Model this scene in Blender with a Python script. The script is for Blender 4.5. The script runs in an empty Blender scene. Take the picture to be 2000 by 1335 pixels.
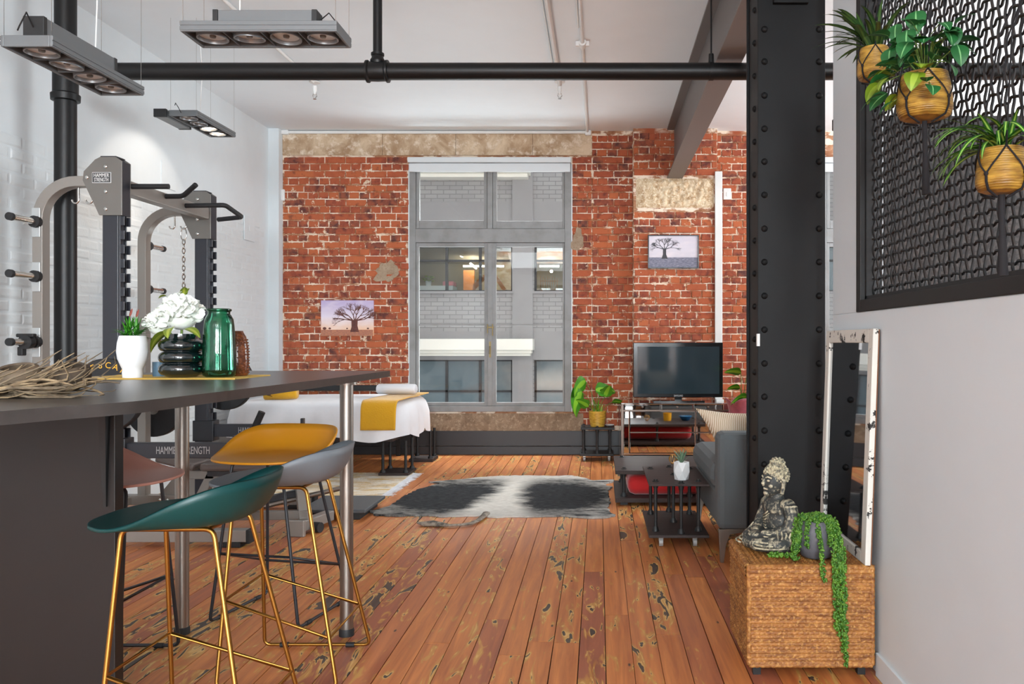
import bpy, bmesh, math, random
from mathutils import Matrix, Vector, Euler, noise as mnoise
random.seed(7)
PI = math.pi
SC = bpy.context.scene
COL = SC.collection

# ------------------------------------------------------------------ camera
F, CX, CY, H = 1620.0, 1170.0, 667.0, 1.30
cam_d = bpy.data.cameras.new('camera')
cam = bpy.data.objects.new('camera', cam_d)
COL.objects.link(cam)
cam.location = (0, 0, H)
cam.rotation_euler = (PI / 2, 0, 0)
cam_d.sensor_width = 36.0
cam_d.lens = F / 2000.0 * 36.0
cam_d.shift_x = -(CX - 1000.0) / 2000.0
cam_d.clip_start = 0.05
cam_d.clip_end = 200
SC.camera = cam

# ------------------------------------------------------------------ world, lights, exposure
vs = SC.view_settings
vs.view_transform = 'Standard'
vs.look = 'None'
vs.gamma = 1.0
vs.use_curve_mapping = False
vs.exposure = 0.64
wd = bpy.data.worlds.new('overcast_sky')
SC.world = wd
wd.use_nodes = True
wd.node_tree.nodes['Background'].inputs[0].default_value = (0.95, 0.975, 1.0, 1)
wd.node_tree.nodes['Background'].inputs[1].default_value = 0.66

def area(name, loc, size, power, direction, color=(1, 1, 1)):
    d = bpy.data.lights.new(name, 'AREA')
    d.shape = 'RECTANGLE'
    d.size, d.size_y = size
    d.energy = power
    d.color = color
    o = bpy.data.objects.new(name, d)
    COL.objects.link(o)
    o.location = loc
    o.rotation_euler = Vector(direction).to_track_quat('-Z', 'Y').to_euler()
    return o
# added fill lamps out of view, brightening the room from behind, above, outside and right
FILL_TINT = (0.875, 0.955, 1.0)
for (wx, e) in ((0.15, 560), (3.1, 420)):
    area('rear_fill_light', (wx, -8.2, 2.45), (1.9, 2.0), e, (-wx * 0.03, 1, 0.34), FILL_TINT)  # unseen fill added far behind the viewer, at the rear wall openings
area('overhead_fill_light', (-1.2, -3.6, 3.68), (2.6, 2.6), 170, (0, 0.25, -1), FILL_TINT)  # added overhead fill for the foreground, no fixture is modelled
for (wx, e) in ((-1.26, 520), (3.45, 210)):
    area('sky_fill_light', (wx, 10.35, 4.3), (2.0, 1.0), e, (0, -1, -0.8), (0.94, 0.98, 1.0))  # lamps added above the view through the windows, standing in for sky light
for (wx, e) in ((-1.26, 130), (3.45, 40)):   # unseen lamps added below the sills to lift the ceiling
    area('ceiling_fill_light', (wx, 10.5, 0.05), (1.9, 0.9), e, (0, -1, 0.9), FILL_TINT)
area('side_fill_light', (5.1, 7.2, 2.1), (3.4, 2.4), 200, (-1, -0.05, -0.12), FILL_TINT)  # fill added from the right, the side wall has no windows
area('side_fill_light', (5.1, 2.4, 2.1), (2.6, 2.4), 22, (-1, 0.1, 0.2), FILL_TINT)  # weak fill added for the area behind the mesh screen

# ------------------------------------------------------------------ helpers
def px(p, Y): return (p - CX) / F * Y            # lateral position of an image column at depth Y
def pz(p, Y): return H - (p - CY) / F * Y        # height of an image row at depth Y
def fy(p, z=0.0): return F * (H - z) / (p - CY)  # depth of an image row on the level z

def srgb(r, g, b):
    f = lambda c: (c / 12.92 if c <= 0.04045 else ((c + 0.055) / 1.055) ** 2.4)
    return (f(r / 255.0), f(g / 255.0), f(b / 255.0), 1.0)

class MB:
    def __init__(s): s.v = []; s.f = []; s.uv = {}
    def add(s, vs, fs):
        n = len(s.v); s.v += [tuple(v) for v in vs]; s.f += [tuple(i + n for i in f) for f in fs]; return s
    def box(s, x0, x1, y0, y1, z0, z1, m=None):
        vs = [Vector((x, y, z)) for z in (z0, z1) for y in (y0, y1) for x in (x0, x1)]
        if m is not None: vs = [m @ v for v in vs]
        return s.add(vs, [(0, 2, 3, 1), (4, 5, 7, 6), (0, 1, 5, 4), (2, 6, 7, 3), (0, 4, 6, 2), (1, 3, 7, 5)])
    def bar(s, a, b, w, h, up=(0, 0, 1)):
        a, b = Vector(a), Vector(b); d = (b - a); L = d.length; d.normalize()
        u = Vector(up); r = d.cross(u)
        if r.length < 1e-5: r = d.cross(Vector((1, 0, 0)))
        r.normalize(); u = r.cross(d)
        m = Matrix((( r.x, d.x, u.x, a.x), (r.y, d.y, u.y, a.y), (r.z, d.z, u.z, a.z), (0, 0, 0, 1)))
        return s.box(-w / 2, w / 2, 0, L, -h / 2, h / 2, m)
    def tube(s, pts, r, seg=8, closed=False, caps=True, flat=1.0):
        pts = [Vector(p) for p in pts]; n = len(pts)
        rs = r if isinstance(r, (list, tuple)) else [r] * n
        base = len(s.v); prev = None
        for i, p in enumerate(pts):
            if closed: t = pts[(i + 1) % n] - pts[i - 1]
            else: t = pts[min(i + 1, n - 1)] - pts[max(i - 1, 0)]
            if t.length < 1e-9: t = Vector((0, 0, 1))
            t.normalize()
            if prev is None:
                a = Vector((0, 0, 1)) if abs(t.z) < 0.9 else Vector((1, 0, 0))
                u = t.cross(a).normalized()
            else:
                u = prev - t * prev.dot(t)
                if u.length < 1e-6: u = t.orthogonal()
                u.normalize()
            prev = u; w = t.cross(u)
            for k in range(seg):
                a = 2 * PI * k / seg
                s.v.append(tuple(p + (u * math.cos(a) + w * math.sin(a) * flat) * rs[i]))
        m = n if closed else n - 1
        for i in range(m):
            j = (i + 1) % n
            for k in range(seg):
                l = (k + 1) % seg
                s.f.append((base + i * seg + k, base + i * seg + l, base + j * seg + l, base + j * seg + k))
        if caps and not closed:
            s.f.append(tuple(base + k for k in reversed(range(seg))))
            s.f.append(tuple(base + (n - 1) * seg + k for k in range(seg)))
        return s
    def lathe(s, prof, c=(0, 0, 0), seg=24, m=None, wob=None):
        base = len(s.v); n = len(prof)
        for (r, z) in prof:
            for k in range(seg):
                a = 2 * PI * k / seg
                rr = r * (wob(a, z) if wob else 1)
                v = Vector((rr * math.cos(a), rr * math.sin(a), z))
                if m is not None: v = m @ v
                s.v.append((v.x + c[0], v.y + c[1], v.z + c[2]))
        for i in range(n - 1):
            for k in range(seg):
                l = (k + 1) % seg
                s.f.append((base + i * seg + k, base + i * seg + l, base + (i + 1) * seg + l, base + (i + 1) * seg + k))
        if prof[0][0] > 1e-4: s.f.append(tuple(base + k for k in reversed(range(seg))))
        if prof[-1][0] > 1e-4: s.f.append(tuple(base + (n - 1) * seg + k for k in range(seg)))
        return s
    def ball(s, c, r, seg=12, rings=8, m=None):
        r = r if isinstance(r, (list, tuple)) else (r, r, r)
        prof = [(math.sin(PI * i / rings), -math.cos(PI * i / rings)) for i in range(rings + 1)]
        prof[0] = (1e-5, -1); prof[-1] = (1e-5, 1)
        S = Matrix.Diagonal((r[0], r[1], r[2], 1))
        return s.lathe(prof, c, seg, (m @ S) if m is not None else S)
    def prism(s, poly, z0, z1, m=None):
        n = len(poly)
        vs = [Vector((p[0], p[1], z0)) for p in poly] + [Vector((p[0], p[1], z1)) for p in poly]
        if m is not None: vs = [m @ v for v in vs]
        a = sum(poly[i][0] * poly[(i + 1) % n][1] - poly[(i + 1) % n][0] * poly[i][1] for i in range(n))
        fs = [tuple(reversed(range(n))), tuple(range(n, 2 * n))] + [(i, (i + 1) % n, n + (i + 1) % n, n + i) for i in range(n)]
        if a < 0: fs = [tuple(reversed(f)) for f in fs]
        return s.add(vs, fs)
    def grid(s, fn, nu, nv):
        base = len(s.v)
        for j in range(nv + 1):
            for i in range(nu + 1): s.v.append(tuple(fn(i / nu, j / nv)))
        for j in range(nv):
            for i in range(nu):
                a = base + j * (nu + 1) + i
                s.f.append((a, a + 1, a + nu + 2, a + nu + 1))
        return s
    def build(s, name, mat, parent=None, smooth=None, bevel=0, local=False, solid=0, sub=0):
        me = bpy.data.meshes.new(name)
        vs = s.v
        if parent is not None and not local:
            inv = world_of(parent).inverted()
            vs = [tuple(inv @ Vector(v)) for v in vs]
        me.from_pydata(vs, [], s.f)
        me.update()
        return link(name, me, mat, parent, smooth, bevel, solid, sub)

def world_of(o):
    m = Matrix.Translation(o.location) @ o.rotation_euler.to_matrix().to_4x4() @ Matrix.Diagonal((*o.scale, 1))
    return (world_of(o.parent) @ m) if o.parent else m

def link(name, me, mat, parent=None, smooth=None, bevel=0, solid=0, sub=0):
    o = bpy.data.objects.new(name, me)
    COL.objects.link(o)
    if mat is not None: me.materials.append(mat)
    if smooth is not None:
        for p in me.polygons: p.use_smooth = True
        if smooth < 179: me.set_sharp_from_angle(angle=math.radians(smooth))
    if solid:
        q = o.modifiers.new('solid', 'SOLIDIFY'); q.thickness = solid; q.offset = 0
    if bevel:
        q = o.modifiers.new('bevel', 'BEVEL'); q.width = bevel; q.segments = 2; q.limit_method = 'ANGLE'; q.angle_limit = math.radians(40)
    if sub:
        q = o.modifiers.new('subdivision', 'SUBSURF'); q.levels = sub; q.render_levels = sub
    if parent is not None: o.parent = parent
    return o

def tag(o, label, cat, group=None, kind=None):
    o['label'] = label
    o['category'] = cat
    if group: o['group'] = group
    if kind: o['kind'] = kind
    return o
def thing(name, label, cat, loc=(0, 0, 0), rz=0, group=None):
    o = bpy.data.objects.new(name, None)
    COL.objects.link(o)
    o.empty_display_size = 0.1
    o.location = loc
    o.rotation_euler = (0, 0, rz)
    return tag(o, label, cat, group)
def structure(o, label=None):
    o['kind'] = 'structure'
    if label: o['label'] = label
    return o
def copy_tree(o, parent=None):
    c = o.copy(); COL.objects.link(c); c.parent = parent
    for ch in o.children: copy_tree(ch, c)
    return c
def inst(src, name, parent, loc=None, rot=None, scale=None):
    o = bpy.data.objects.new(name, src.data if hasattr(src, 'data') else src)
    COL.objects.link(o)
    if parent is not None: o.parent = parent
    if loc is not None: o.location = loc
    if rot is not None: o.rotation_euler = rot
    if scale is not None: o.scale = scale
    return o
def text_mesh(body, size, depth=0.0008, spacing=1.0):
    c = bpy.data.curves.new('lettering', 'FONT')
    c.body = body; c.size = size; c.extrude = depth; c.align_x = 'CENTER'; c.align_y = 'CENTER'; c.space_character = spacing
    o = bpy.data.objects.new('lettering_source', c)
    COL.objects.link(o)
    dg = bpy.context.evaluated_depsgraph_get()
    me = bpy.data.meshes.new_from_object(o.evaluated_get(dg))
    bpy.data.objects.remove(o); bpy.data.curves.remove(c)
    me.materials.clear()
    return me
def text(name, body, size, mat, parent, m, spacing=1.0, sx=1.0, depth=0.0008):
    me = text_mesh(body, size, depth, spacing)
    mm = m @ Matrix.Diagonal((sx, 1, 1, 1))
    if parent is not None: mm = world_of(parent).inverted() @ mm
    me.transform(mm)
    return link(name, me, mat, parent)
FRONT = Matrix.Rotation(PI / 2, 4, 'X')     # text facing -Y

# ------------------------------------------------------------------ materials
class NT:
    def __init__(s, name):
        s.m = bpy.data.materials.new(name); s.m.use_nodes = True
        s.t = s.m.node_tree
        s.b = s.t.nodes['Principled BSDF']; s.out = s.t.nodes['Material Output']
    def n(s, typ, props=None, **ins):
        x = s.t.nodes.new(typ)
        for k, v in (props or {}).items(): setattr(x, k, v)
        for k, v in ins.items(): s.set(x, k, v)
        return x
    def set(s, node, k, v):
        i = None
        kk = k.replace('_', ' ')
        if k.startswith('i') and k[1:].isdigit(): i = node.inputs[int(k[1:])]
        else:
            for q in node.inputs:
                if q.name.lower() == kk.lower() and q.enabled: i = q; break
        if isinstance(v, bpy.types.NodeSocket): s.t.links.new(v, i)
        elif isinstance(v, bpy.types.Node): s.t.links.new(v.outputs[0], i)
        else: i.default_value = v
    def math(s, op, a, b=0.0, clamp=False):
        x = s.n('ShaderNodeMath', {'operation': op, 'use_clamp': clamp}); s.set(x, 'i0', a); s.set(x, 'i1', b); return x.outputs[0]
    def mix(s, f, a, b, blend='MIX'):
        x = s.n('ShaderNodeMix', {'data_type': 'RGBA', 'blend_type': blend}); s.set(x, 'i0', f); s.set(x, 'i6', a); s.set(x, 'i7', b); return x.outputs[2]
    def ramp(s, f, lo, hi):
        x = s.n('ShaderNodeMapRange', None); s.set(x, 'i0', f); s.set(x, 'i1', lo); s.set(x, 'i2', hi); return x.outputs[0]
    def noise(s, vec, scale, detail=3, rough=0.55, dist=0.0):
        x = s.n('ShaderNodeTexNoise'); s.set(x, 'Vector', vec); s.set(x, 'Scale', scale); s.set(x, 'Detail', detail); s.set(x, 'Roughness', rough); s.set(x, 'Distortion', dist); return x.outputs[0]
    def scalev(s, vec, sc, off=None):
        x = s.n('ShaderNodeVectorMath', {'operation': 'MULTIPLY'}); s.set(x, 'i0', vec); s.set(x, 'i1', sc)
        if off is None: return x.outputs[0]
        y = s.n('ShaderNodeVectorMath', {'operation': 'ADD'}); s.set(y, 'i0', x.outputs[0]); s.set(y, 'i1', off); return y.outputs[0]
    def pos(s): return s.n('ShaderNodeNewGeometry').outputs['Position']
    def obj(s): return s.n('ShaderNodeTexCoord').outputs['Object']
    def uvv(s): return s.n('ShaderNodeTexCoord').outputs['UV']
    def rnd(s): return s.n('ShaderNodeObjectInfo').outputs['Random']
    def bump(s, h, strength=0.3, dist=0.01):
        x = s.n('ShaderNodeBump'); s.set(x, 'Strength', strength); s.set(x, 'Distance', dist); s.set(x, 'Height', h)
        s.t.links.new(x.outputs[0], s.b.inputs['Normal']); return x
    def base(s, c): s.set(s.b, 'Base_Color', c)

def mat(name, c, rough=0.5, metal=0.0, var=None, bump=None, spec=None, coat=0.0, emit=None, sheen=0.0, trans=0.0, ior=None, stretch=(1, 1, 1), sss=0):
    t = NT(name)
    t.base(c); t.b.inputs['Roughness'].default_value = rough; t.b.inputs['Metallic'].default_value = metal
    if spec is not None: t.b.inputs['Specular IOR Level'].default_value = spec
    if coat: t.b.inputs['Coat Weight'].default_value = coat; t.b.inputs['Coat Roughness'].default_value = 0.1
    if sheen: t.b.inputs['Sheen Weight'].default_value = sheen
    if trans: t.b.inputs['Transmission Weight'].default_value = trans
    if ior: t.b.inputs['IOR'].default_value = ior
    if emit: t.b.inputs['Emission Color'].default_value = emit[0]; t.b.inputs['Emission Strength'].default_value = emit[1]
    if var or bump:
        v = t.scalev(t.obj(), stretch)
        if var:
            sc, c2, lo, hi = var
            t.base(t.mix(t.ramp(t.noise(v, sc, 4), lo, hi), c, c2))
        if bump: t.bump(t.noise(v, bump[0], 4), bump[1], bump[2] if len(bump) > 2 else 0.01)
    return t.m

def floor_wood():
    t = NT('worn_orange_floorboards')
    p = t.pos(); r = t.rnd()
    off = t.n('ShaderNodeCombineXYZ'); t.set(off, 'X', t.math('MULTIPLY', r, 37.0)); t.set(off, 'Y', t.math('MULTIPLY', r, 61.0)); t.set(off, 'Z', t.math('MULTIPLY', r, 13.0))
    v1 = t.scalev(p, (26, 1.3, 1), off.outputs[0])
    g = t.noise(v1, 1.0, 5, 0.6, 0.6)
    c = t.mix(t.ramp(g, 0.3, 0.7), srgb(170, 94, 50), srgb(220, 142, 82))
    c = t.mix(t.ramp(r, 0.6, 0.9), c, t.mix(t.ramp(g, 0.25, 0.75), srgb(142, 80, 58), srgb(188, 112, 80)))
    v2 = t.scalev(p, (17, 3.6, 1), off.outputs[0])
    w = t.noise(v2, 1.0, 2.5, 0.55, 1.3)
    big = t.noise(t.scalev(p, (5.0, 0.5, 1), off.outputs[0]), 1.0, 1)
    k = t.math('ADD', w, t.math('MULTIPLY', t.math('SUBTRACT', big, 0.5), 0.36))
    k = t.math('ADD', k, t.math('MULTIPLY', t.math('SUBTRACT', t.n('ShaderNodeTexWhiteNoise', {'noise_dimensions': '1D'}, W=r).outputs[0], 0.55), 0.24))
    gold = t.ramp(k, 0.575, 0.63)
    dark = t.ramp(k, 0.685, 0.705)
    c = t.mix(gold, c, t.mix(t.ramp(g, 0.3, 0.7), srgb(176, 116, 52), srgb(214, 164, 92)))
    ring = t.math('MULTIPLY', t.ramp(k, 0.65, 0.68), t.ramp(k, 0.70, 0.685))
    c = t.mix(t.math('MULTIPLY', ring, 0.7), c, srgb(232, 196, 128))
    c = t.mix(dark, c, t.mix(t.ramp(g, 0.3, 0.7), srgb(58, 48, 42), srgb(92, 82, 74)))
    sp = t.n('ShaderNodeTexVoronoi'); t.set(sp, 'Vector', t.scalev(p, (9.1, 3.3, 1))); t.set(sp, 'Scale', 1.0)
    c = t.mix(t.ramp(sp.outputs['Distance'], 0.07, 0.03), c, srgb(66, 50, 42))
    t.base(c)
    t.set(t.b, 'Roughness', t.math('ADD', 0.30, t.math('MULTIPLY', g, 0.22)))
    t.b.inputs['Specular IOR Level'].default_value = 0.45
    t.bump(t.math('SUBTRACT', t.math('MULTIPLY', g, 0.35), t.math('MULTIPLY', dark, 0.5)), 0.25, 0.004)
    return t.m

def brick_mat(joined):
    t = NT('red_brick_joined' if joined else 'red_brick')
    p = t.pos()
    if joined:
        a = t.n('ShaderNodeAttribute', {'attribute_name': 'rnd'}); r = a.outputs['Fac']
    else: r = t.rnd()
    cr = t.n('ShaderNodeValToRGB'); t.set(cr, 'Fac', r)
    e = cr.color_ramp.elements
    e[0].position = 0.0; e[0].color = srgb(104, 52, 44); e[1].position = 1.0; e[1].color = srgb(186, 102, 60)
    for pos_, c_ in ((0.25, (128, 58, 44)), (0.5, (152, 72, 46)), (0.8, (170, 86, 52)), (0.1, (86, 54, 50))):
        q = e.new(pos_); q.color = srgb(*c_)
    n1 = t.noise(p, 14, 4); n2 = t.noise(p, 5.0, 5, 0.65, 0.8)
    c = t.mix(t.ramp(n1, 0.35, 0.75), cr.outputs[0], srgb(176, 92, 58))
    c = t.mix(t.math('MULTIPLY', t.ramp(n1, 0.42, 0.3), 0.6), c, srgb(88, 44, 38))
    uv = t.n('ShaderNodeSeparateXYZ'); t.set(uv, 'Vector', t.uvv())
    ex = t.math('MULTIPLY', t.math('SUBTRACT', 0.5, t.math('ABSOLUTE', t.math('SUBTRACT', uv.outputs[0], 0.5))), 2.4)
    ey = t.math('SUBTRACT', 0.5, t.math('ABSOLUTE', t.math('SUBTRACT', uv.outputs[1], 0.5)))
    ed = t.math('MINIMUM', ex, ey)
    n3 = t.noise(p, 26, 3, 0.6)
    n4 = t.noise(p, 3.0, 3, 0.6)
    lim = t.math('ADD', t.math('MULTIPLY', t.math('SUBTRACT', n3, 0.5), 0.75), t.math('MULTIPLY', t.math('SUBTRACT', n4, 0.52), 0.6))
    smear = t.ramp(t.math('SUBTRACT', lim, ed), 0.0, 0.04)
    speck = t.ramp(t.math('ADD', n2, t.math('MULTIPLY', t.math('SUBTRACT', n3, 0.5), 0.55)), 0.675, 0.70)
    c = t.mix(t.math('MAXIMUM', smear, speck), c, t.mix(t.ramp(n3, 0.4, 0.7), srgb(186, 140, 108), srgb(226, 206, 184)))
    t.base(c)
    t.b.inputs['Roughness'].default_value = 0.85
    t.bump(n3, 0.5, 0.006)
    return t.m

def mortar_mat():
    t = NT('cream_mortar')
    p = t.pos()
    n = t.noise(p, 9, 5, 0.65); k = t.noise(p, 2.2, 3); w = t.noise(t.scalev(p, (3, 1, 9)), 1.6, 4, 0.6)
    c = t.mix(t.ramp(n, 0.35, 0.65), srgb(140, 90, 62), srgb(186, 138, 104))
    c = t.mix(t.ramp(t.math('ADD', w, t.math('MULTIPLY', n, 0.3)), 0.62, 0.70), c, srgb(232, 214, 194))
    c = t.mix(t.ramp(k, 0.56, 0.7), c, srgb(160, 84, 54))
    t.base(c); t.b.inputs['Roughness'].default_value = 0.9
    t.bump(n, 0.5, 0.008)
    return t.m

def plaster_mat(name, a, b, cc, sc=5.0):
    t = NT(name)
    p = t.pos()
    n = t.noise(t.scalev(p, (1, 1, 0.8)), sc, 6, 0.68, 0.5); k = t.noise(p, sc * 3.1, 4, 0.7)
    c = t.mix(t.ramp(n, 0.38, 0.62), a, b)
    c = t.mix(t.ramp(k, 0.52, 0.68), c, cc)
    t.base(c); t.b.inputs['Roughness'].default_value = 0.9
    t.bump(t.math('ADD', n, t.math('MULTIPLY', k, 0.5)), 0.5, 0.01)
    return t.m

def painted(name, c, sc=6.0, st=0.25, rough=0.6):
    t = NT(name)
    p = t.pos()
    n = t.noise(p, sc, 5, 0.6)
    t.base(t.mix(t.ramp(n, 0.3, 0.8), c, tuple(x * 0.93 for x in c[:3]) + (1,)))
    t.b.inputs['Roughness'].default_value = rough
    t.bump(t.math('ADD', n, t.math('MULTIPLY', t.noise(p, sc * 7, 3), 0.3)), st, 0.008)
    return t.m

def glass_mat(name, tint=(0.97, 0.985, 0.98, 1), k=1.0):
    t = NT(name)
    tr = t.n('ShaderNodeBsdfTransparent', Color=tint)
    gl = t.n('ShaderNodeBsdfGlossy', Color=(1, 1, 1, 1), Roughness=0.01)
    fr = t.n('ShaderNodeFresnel', IOR=1.45)
    mx = t.n('ShaderNodeMixShader'); t.set(mx, 'i0', t.math('MULTIPLY', fr.outputs[0], k)); t.set(mx, 'i1', tr.outputs[0]); t.set(mx, 'i2', gl.outputs[0])
    t.t.links.new(mx.outputs[0], t.out.inputs['Surface'])
    return t.m

WHITE = painted('white_wall_paint', srgb(214, 220, 223), 3.0, 0.18)
WHITEBR = painted('white_painted_brick', srgb(214, 219, 221), 9.0, 0.5)
CEILM = painted('ceiling_paint', srgb(236, 244, 249), 1.2, 0.05)
GREYWALL = painted('pale_grey_plasterboard', srgb(216, 225, 230), 1.0, 0.03)
BLACKP = mat('black_pipe_enamel', srgb(17, 17, 18), 0.42, 0, bump=(20, 0.05), spec=0.35)
COLP = mat('black_column_paint', srgb(17, 17, 18), 0.5, 0, var=(3, srgb(21, 21, 22), 0.4, 0.7), bump=(15, 0.08), spec=0.2)
BEAMP = mat('grey_brown_beam_paint', srgb(112, 106, 104), 0.5, 0, bump=(20, 0.05))
BLACKM = mat('matt_black', srgb(24, 24, 25), 0.55)
BOARD = mat('black_stained_board', srgb(50, 42, 41), 0.62, 0, var=(6, srgb(66, 54, 51), 0.3, 0.8), stretch=(1, 8, 8), spec=0.3)
SKIRT = mat('charcoal_skirting_paint', srgb(46, 47, 50), 0.45, bump=(10, 0.08))
LAMINATE = mat('grey_brown_laminate', srgb(66, 62, 60), 0.3, 0, var=(30, srgb(60, 56, 54), 0.4, 0.7))
LAMPANEL = mat('dark_laminate_panel', srgb(34, 30, 29), 0.4, 0, var=(2, srgb(31, 27, 26), 0.4, 0.7), spec=0.35)
STEEL = mat('brushed_steel', srgb(150, 143, 136), 0.38, 1.0)
CHROME = mat('chrome', srgb(210, 208, 204), 0.15, 1.0)
ALU = mat('satin_aluminium', srgb(128, 130, 132), 0.4, 0.6)
ALUD = mat('grey_lamp_metal', srgb(112, 115, 117), 0.42, 0.35)
GOLD = mat('brass_gold', srgb(172, 126, 62), 0.36, 1.0)
BLKMET = mat('black_powder_coat', srgb(34, 35, 40), 0.4)
RACKD = mat('charcoal_rack_steel', srgb(42, 43, 50), 0.38)
RACKS = mat('platinum_rack_steel', srgb(142, 136, 130), 0.38, 0.25)
RACKT = mat('taupe_gusset_steel', srgb(112, 108, 103), 0.4, 0.2)
RUBBER = mat('black_rubber', srgb(26, 26, 28), 0.6)
WINP = mat('grey_window_paint', srgb(138, 138, 138), 0.5, 0, var=(5, srgb(122, 121, 119), 0.45, 0.7), bump=(18, 0.12))
GLASS = glass_mat('window_glass', k=0.3)
BLINDM = mat('white_blind', srgb(214, 219, 222), 0.6)
WPLAST = mat('white_plastic', srgb(226, 226, 224), 0.45)
LETTER = mat('grey_lettering', srgb(172, 172, 172), 0.5)
MIRROR = mat('mirror_silver', (0.86, 0.87, 0.87, 1), 0.02, 1.0)
# ================================================================== STRUCTURE
WL, WY, PY, CEIL = -3.78, 9.60, 9.48, 3.74      # left wall, back wall plane, pier plane, ceiling height
RX = 5.2                                         # far right of the building
YB = -8.4                                        # wall behind the viewer
DARKGAP = mat('dark_floor_gap', srgb(46, 30, 22), 0.9)
FLOORM = floor_wood()

floor = structure(MB().box(WL - 0.2, RX, YB - 0.2, WY + 0.3, -0.06, -0.014).build('floor', DARKGAP), 'worn orange timber floorboards with dark knots')
unit = MB().box(-0.5, 0.5, 0, 1, -0.02, 0).build('plank', FLOORM)
me_plank = unit.data
bpy.data.objects.remove(unit)
PW = 0.112
rp = random.Random(3)
x = WL
while x < 3.4:
    y = -2.6 - rp.random() * 2
    xw = PW
    while y < WY:
        L = rp.uniform(2.4, 5.2)
        y1 = min(y + L, WY)
        y0 = max(y, -2.6)
        if y1 - y0 > 0.05:
            inst(me_plank, 'plank', floor, (x + PW / 2, y0, 0.0), None, (PW - rp.uniform(0.002, 0.007), y1 - y0 - 0.003, 1))
        y += L
    x += PW
structure(MB().box(3.4, RX, -2.6, WY, -0.013, 0).box(WL, RX, YB, -2.6, -0.013, 0).build('floor', FLOORM), 'timber floor of the room behind the mesh screen')

ceiling = structure(MB().box(WL - 0.3, RX, YB - 0.2, WY + 0.3, CEIL, CEIL + 0.15).build('ceiling', CEILM), 'smooth white painted ceiling')

# ---- left wall: painted brick
wall_left = structure(MB().box(WL - 0.25, WL, YB, WY + 0.3, 0, CEIL).build('wall_left', WHITE), 'white painted brick wall')
def brick_mesh(L, Hh, D, rr, b=0.006):
    j = lambda a: rr.uniform(-a, a)
    vs = [(-L / 2, 0, -Hh / 2), (L / 2, 0, -Hh / 2), (L / 2, 0, Hh / 2), (-L / 2, 0, Hh / 2)]
    fr = [(-L / 2 + b + j(.003), -D + j(.002), -Hh / 2 + b + j(.003)), (L / 2 - b + j(.003), -D + j(.002), -Hh / 2 + b + j(.003)), (L / 2 - b + j(.003), -D + j(.002), Hh / 2 - b + j(.003)), (-L / 2 + b + j(.003), -D + j(.002), Hh / 2 - b + j(.003))]
    return vs + fr, [(4, 5, 6, 7), (0, 1, 5, 4), (1, 2, 6, 5), (2, 3, 7, 6), (3, 0, 4, 7)]
def uv_for(me, L, Hh):
    uv = me.uv_layers.new(name='uv')
    for lp in me.loops:
        co = me.vertices[lp.vertex_index].co
        uv.data[lp.index].uv = (co.x / L + 0.5, co.z / Hh + 0.5)
RH, JT = 0.082, 0.010
rb = random.Random(11)
def brick_bank(L, n, D, m, name, bv=0.006):
    out = []
    for _ in range(n):
        v, f = brick_mesh(L, RH - JT, D, rb, bv)
        me = bpy.data.meshes.new(name); me.from_pydata(v, [], f); me.update(); uv_for(me, L, RH - JT)
        me.materials.append(m); out.append(me)
    return out
BRICK = brick_mat(False); BRICKJ = brick_mat(True)
bank_w = brick_bank(0.232, 8, 0.0036, WHITEBR, 'brick', 0.014)
rot_left = Matrix.Rotation(PI / 2, 4, 'Z')     # faces +X
wj = MB(); cnt = 0
row = 0; z = 0.30
cells = []
while z < 2.62:
    y = 4.6 + (row % 2) * 0.12
    while y < 9.3:
        cells.append((y, z)); y += 0.238
    z += RH; row += 1
cells.sort(key=lambda c: (not (c[1] > 1.15 and 5.1 < c[0] < 8.2), c[0]))
for (y, z) in cells:
    if cnt < 290:
        inst(rb.choice(bank_w), 'brick', wall_left, (WL, y, z + rb.uniform(-.004, .004)), (0, rb.uniform(-.02, .02), PI / 2 + rb.uniform(-.008, .008)), (rb.uniform(.94, 1.02), rb.uniform(0.3, 1.3), rb.uniform(0.92, 1.05))); cnt += 1
    else:
        v, f = brick_mesh(0.232, RH - JT, 0.0036 * rb.uniform(.3, 1.3), rb, 0.014)
        wj.add([Matrix.Translation((WL, y, z)) @ rot_left @ Vector(q) for q in v], f)
o = wj.build('painted_brickwork', WHITEBR, wall_left); o['kind'] = 'stuff'
structure(MB().box(WL, -3.66, PY, WY + 0.3, 0, CEIL).build('wall_nib', WHITE), 'narrow white return beside the brick wall')

# ---- back wall
MORTAR = mortar_mat()
W1 = (px(800, WY), px(1116, WY)); WZ = (pz(803, WY), pz(309, WY))
W2 = (2.56, 2.56 + (W1[1] - W1[0]))
SZ0, SZ1 = pz(840, WY), pz(806, WY)
PX0, PX1 = px(1237, PY), px(1401, PY)
wb = MB()
def wseg(x0, x1, z0, z1): wb.box(x0, x1, WY, WY + 0.35, z0, z1)
wseg(-3.66, W1[0], 0, CEIL); wseg(W1[0], W1[1], 0, WZ[0]); wseg(W1[0], W1[1], WZ[1], CEIL)
wseg(W1[1], W2[0], 0, CEIL); wseg(W2[0], W2[1], 0, WZ[0]); wseg(W2[0], W2[1], WZ[1], CEIL); wseg(W2[1], RX, 0, CEIL)
wb.box(PX0, PX1, PY, WY, 0, CEIL)
wall_back = structure(wb.build('wall_back', MORTAR), 'exposed red brick wall with cream mortar')
BANDZ = pz(303, WY)
BANDX = px(1156, WY)
bank_s = brick_bank(0.229, 8, 0.010, BRICK, 'brick'); bank_h = brick_bank(0.109, 8, 0.010, BRICK, 'brick')
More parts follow.
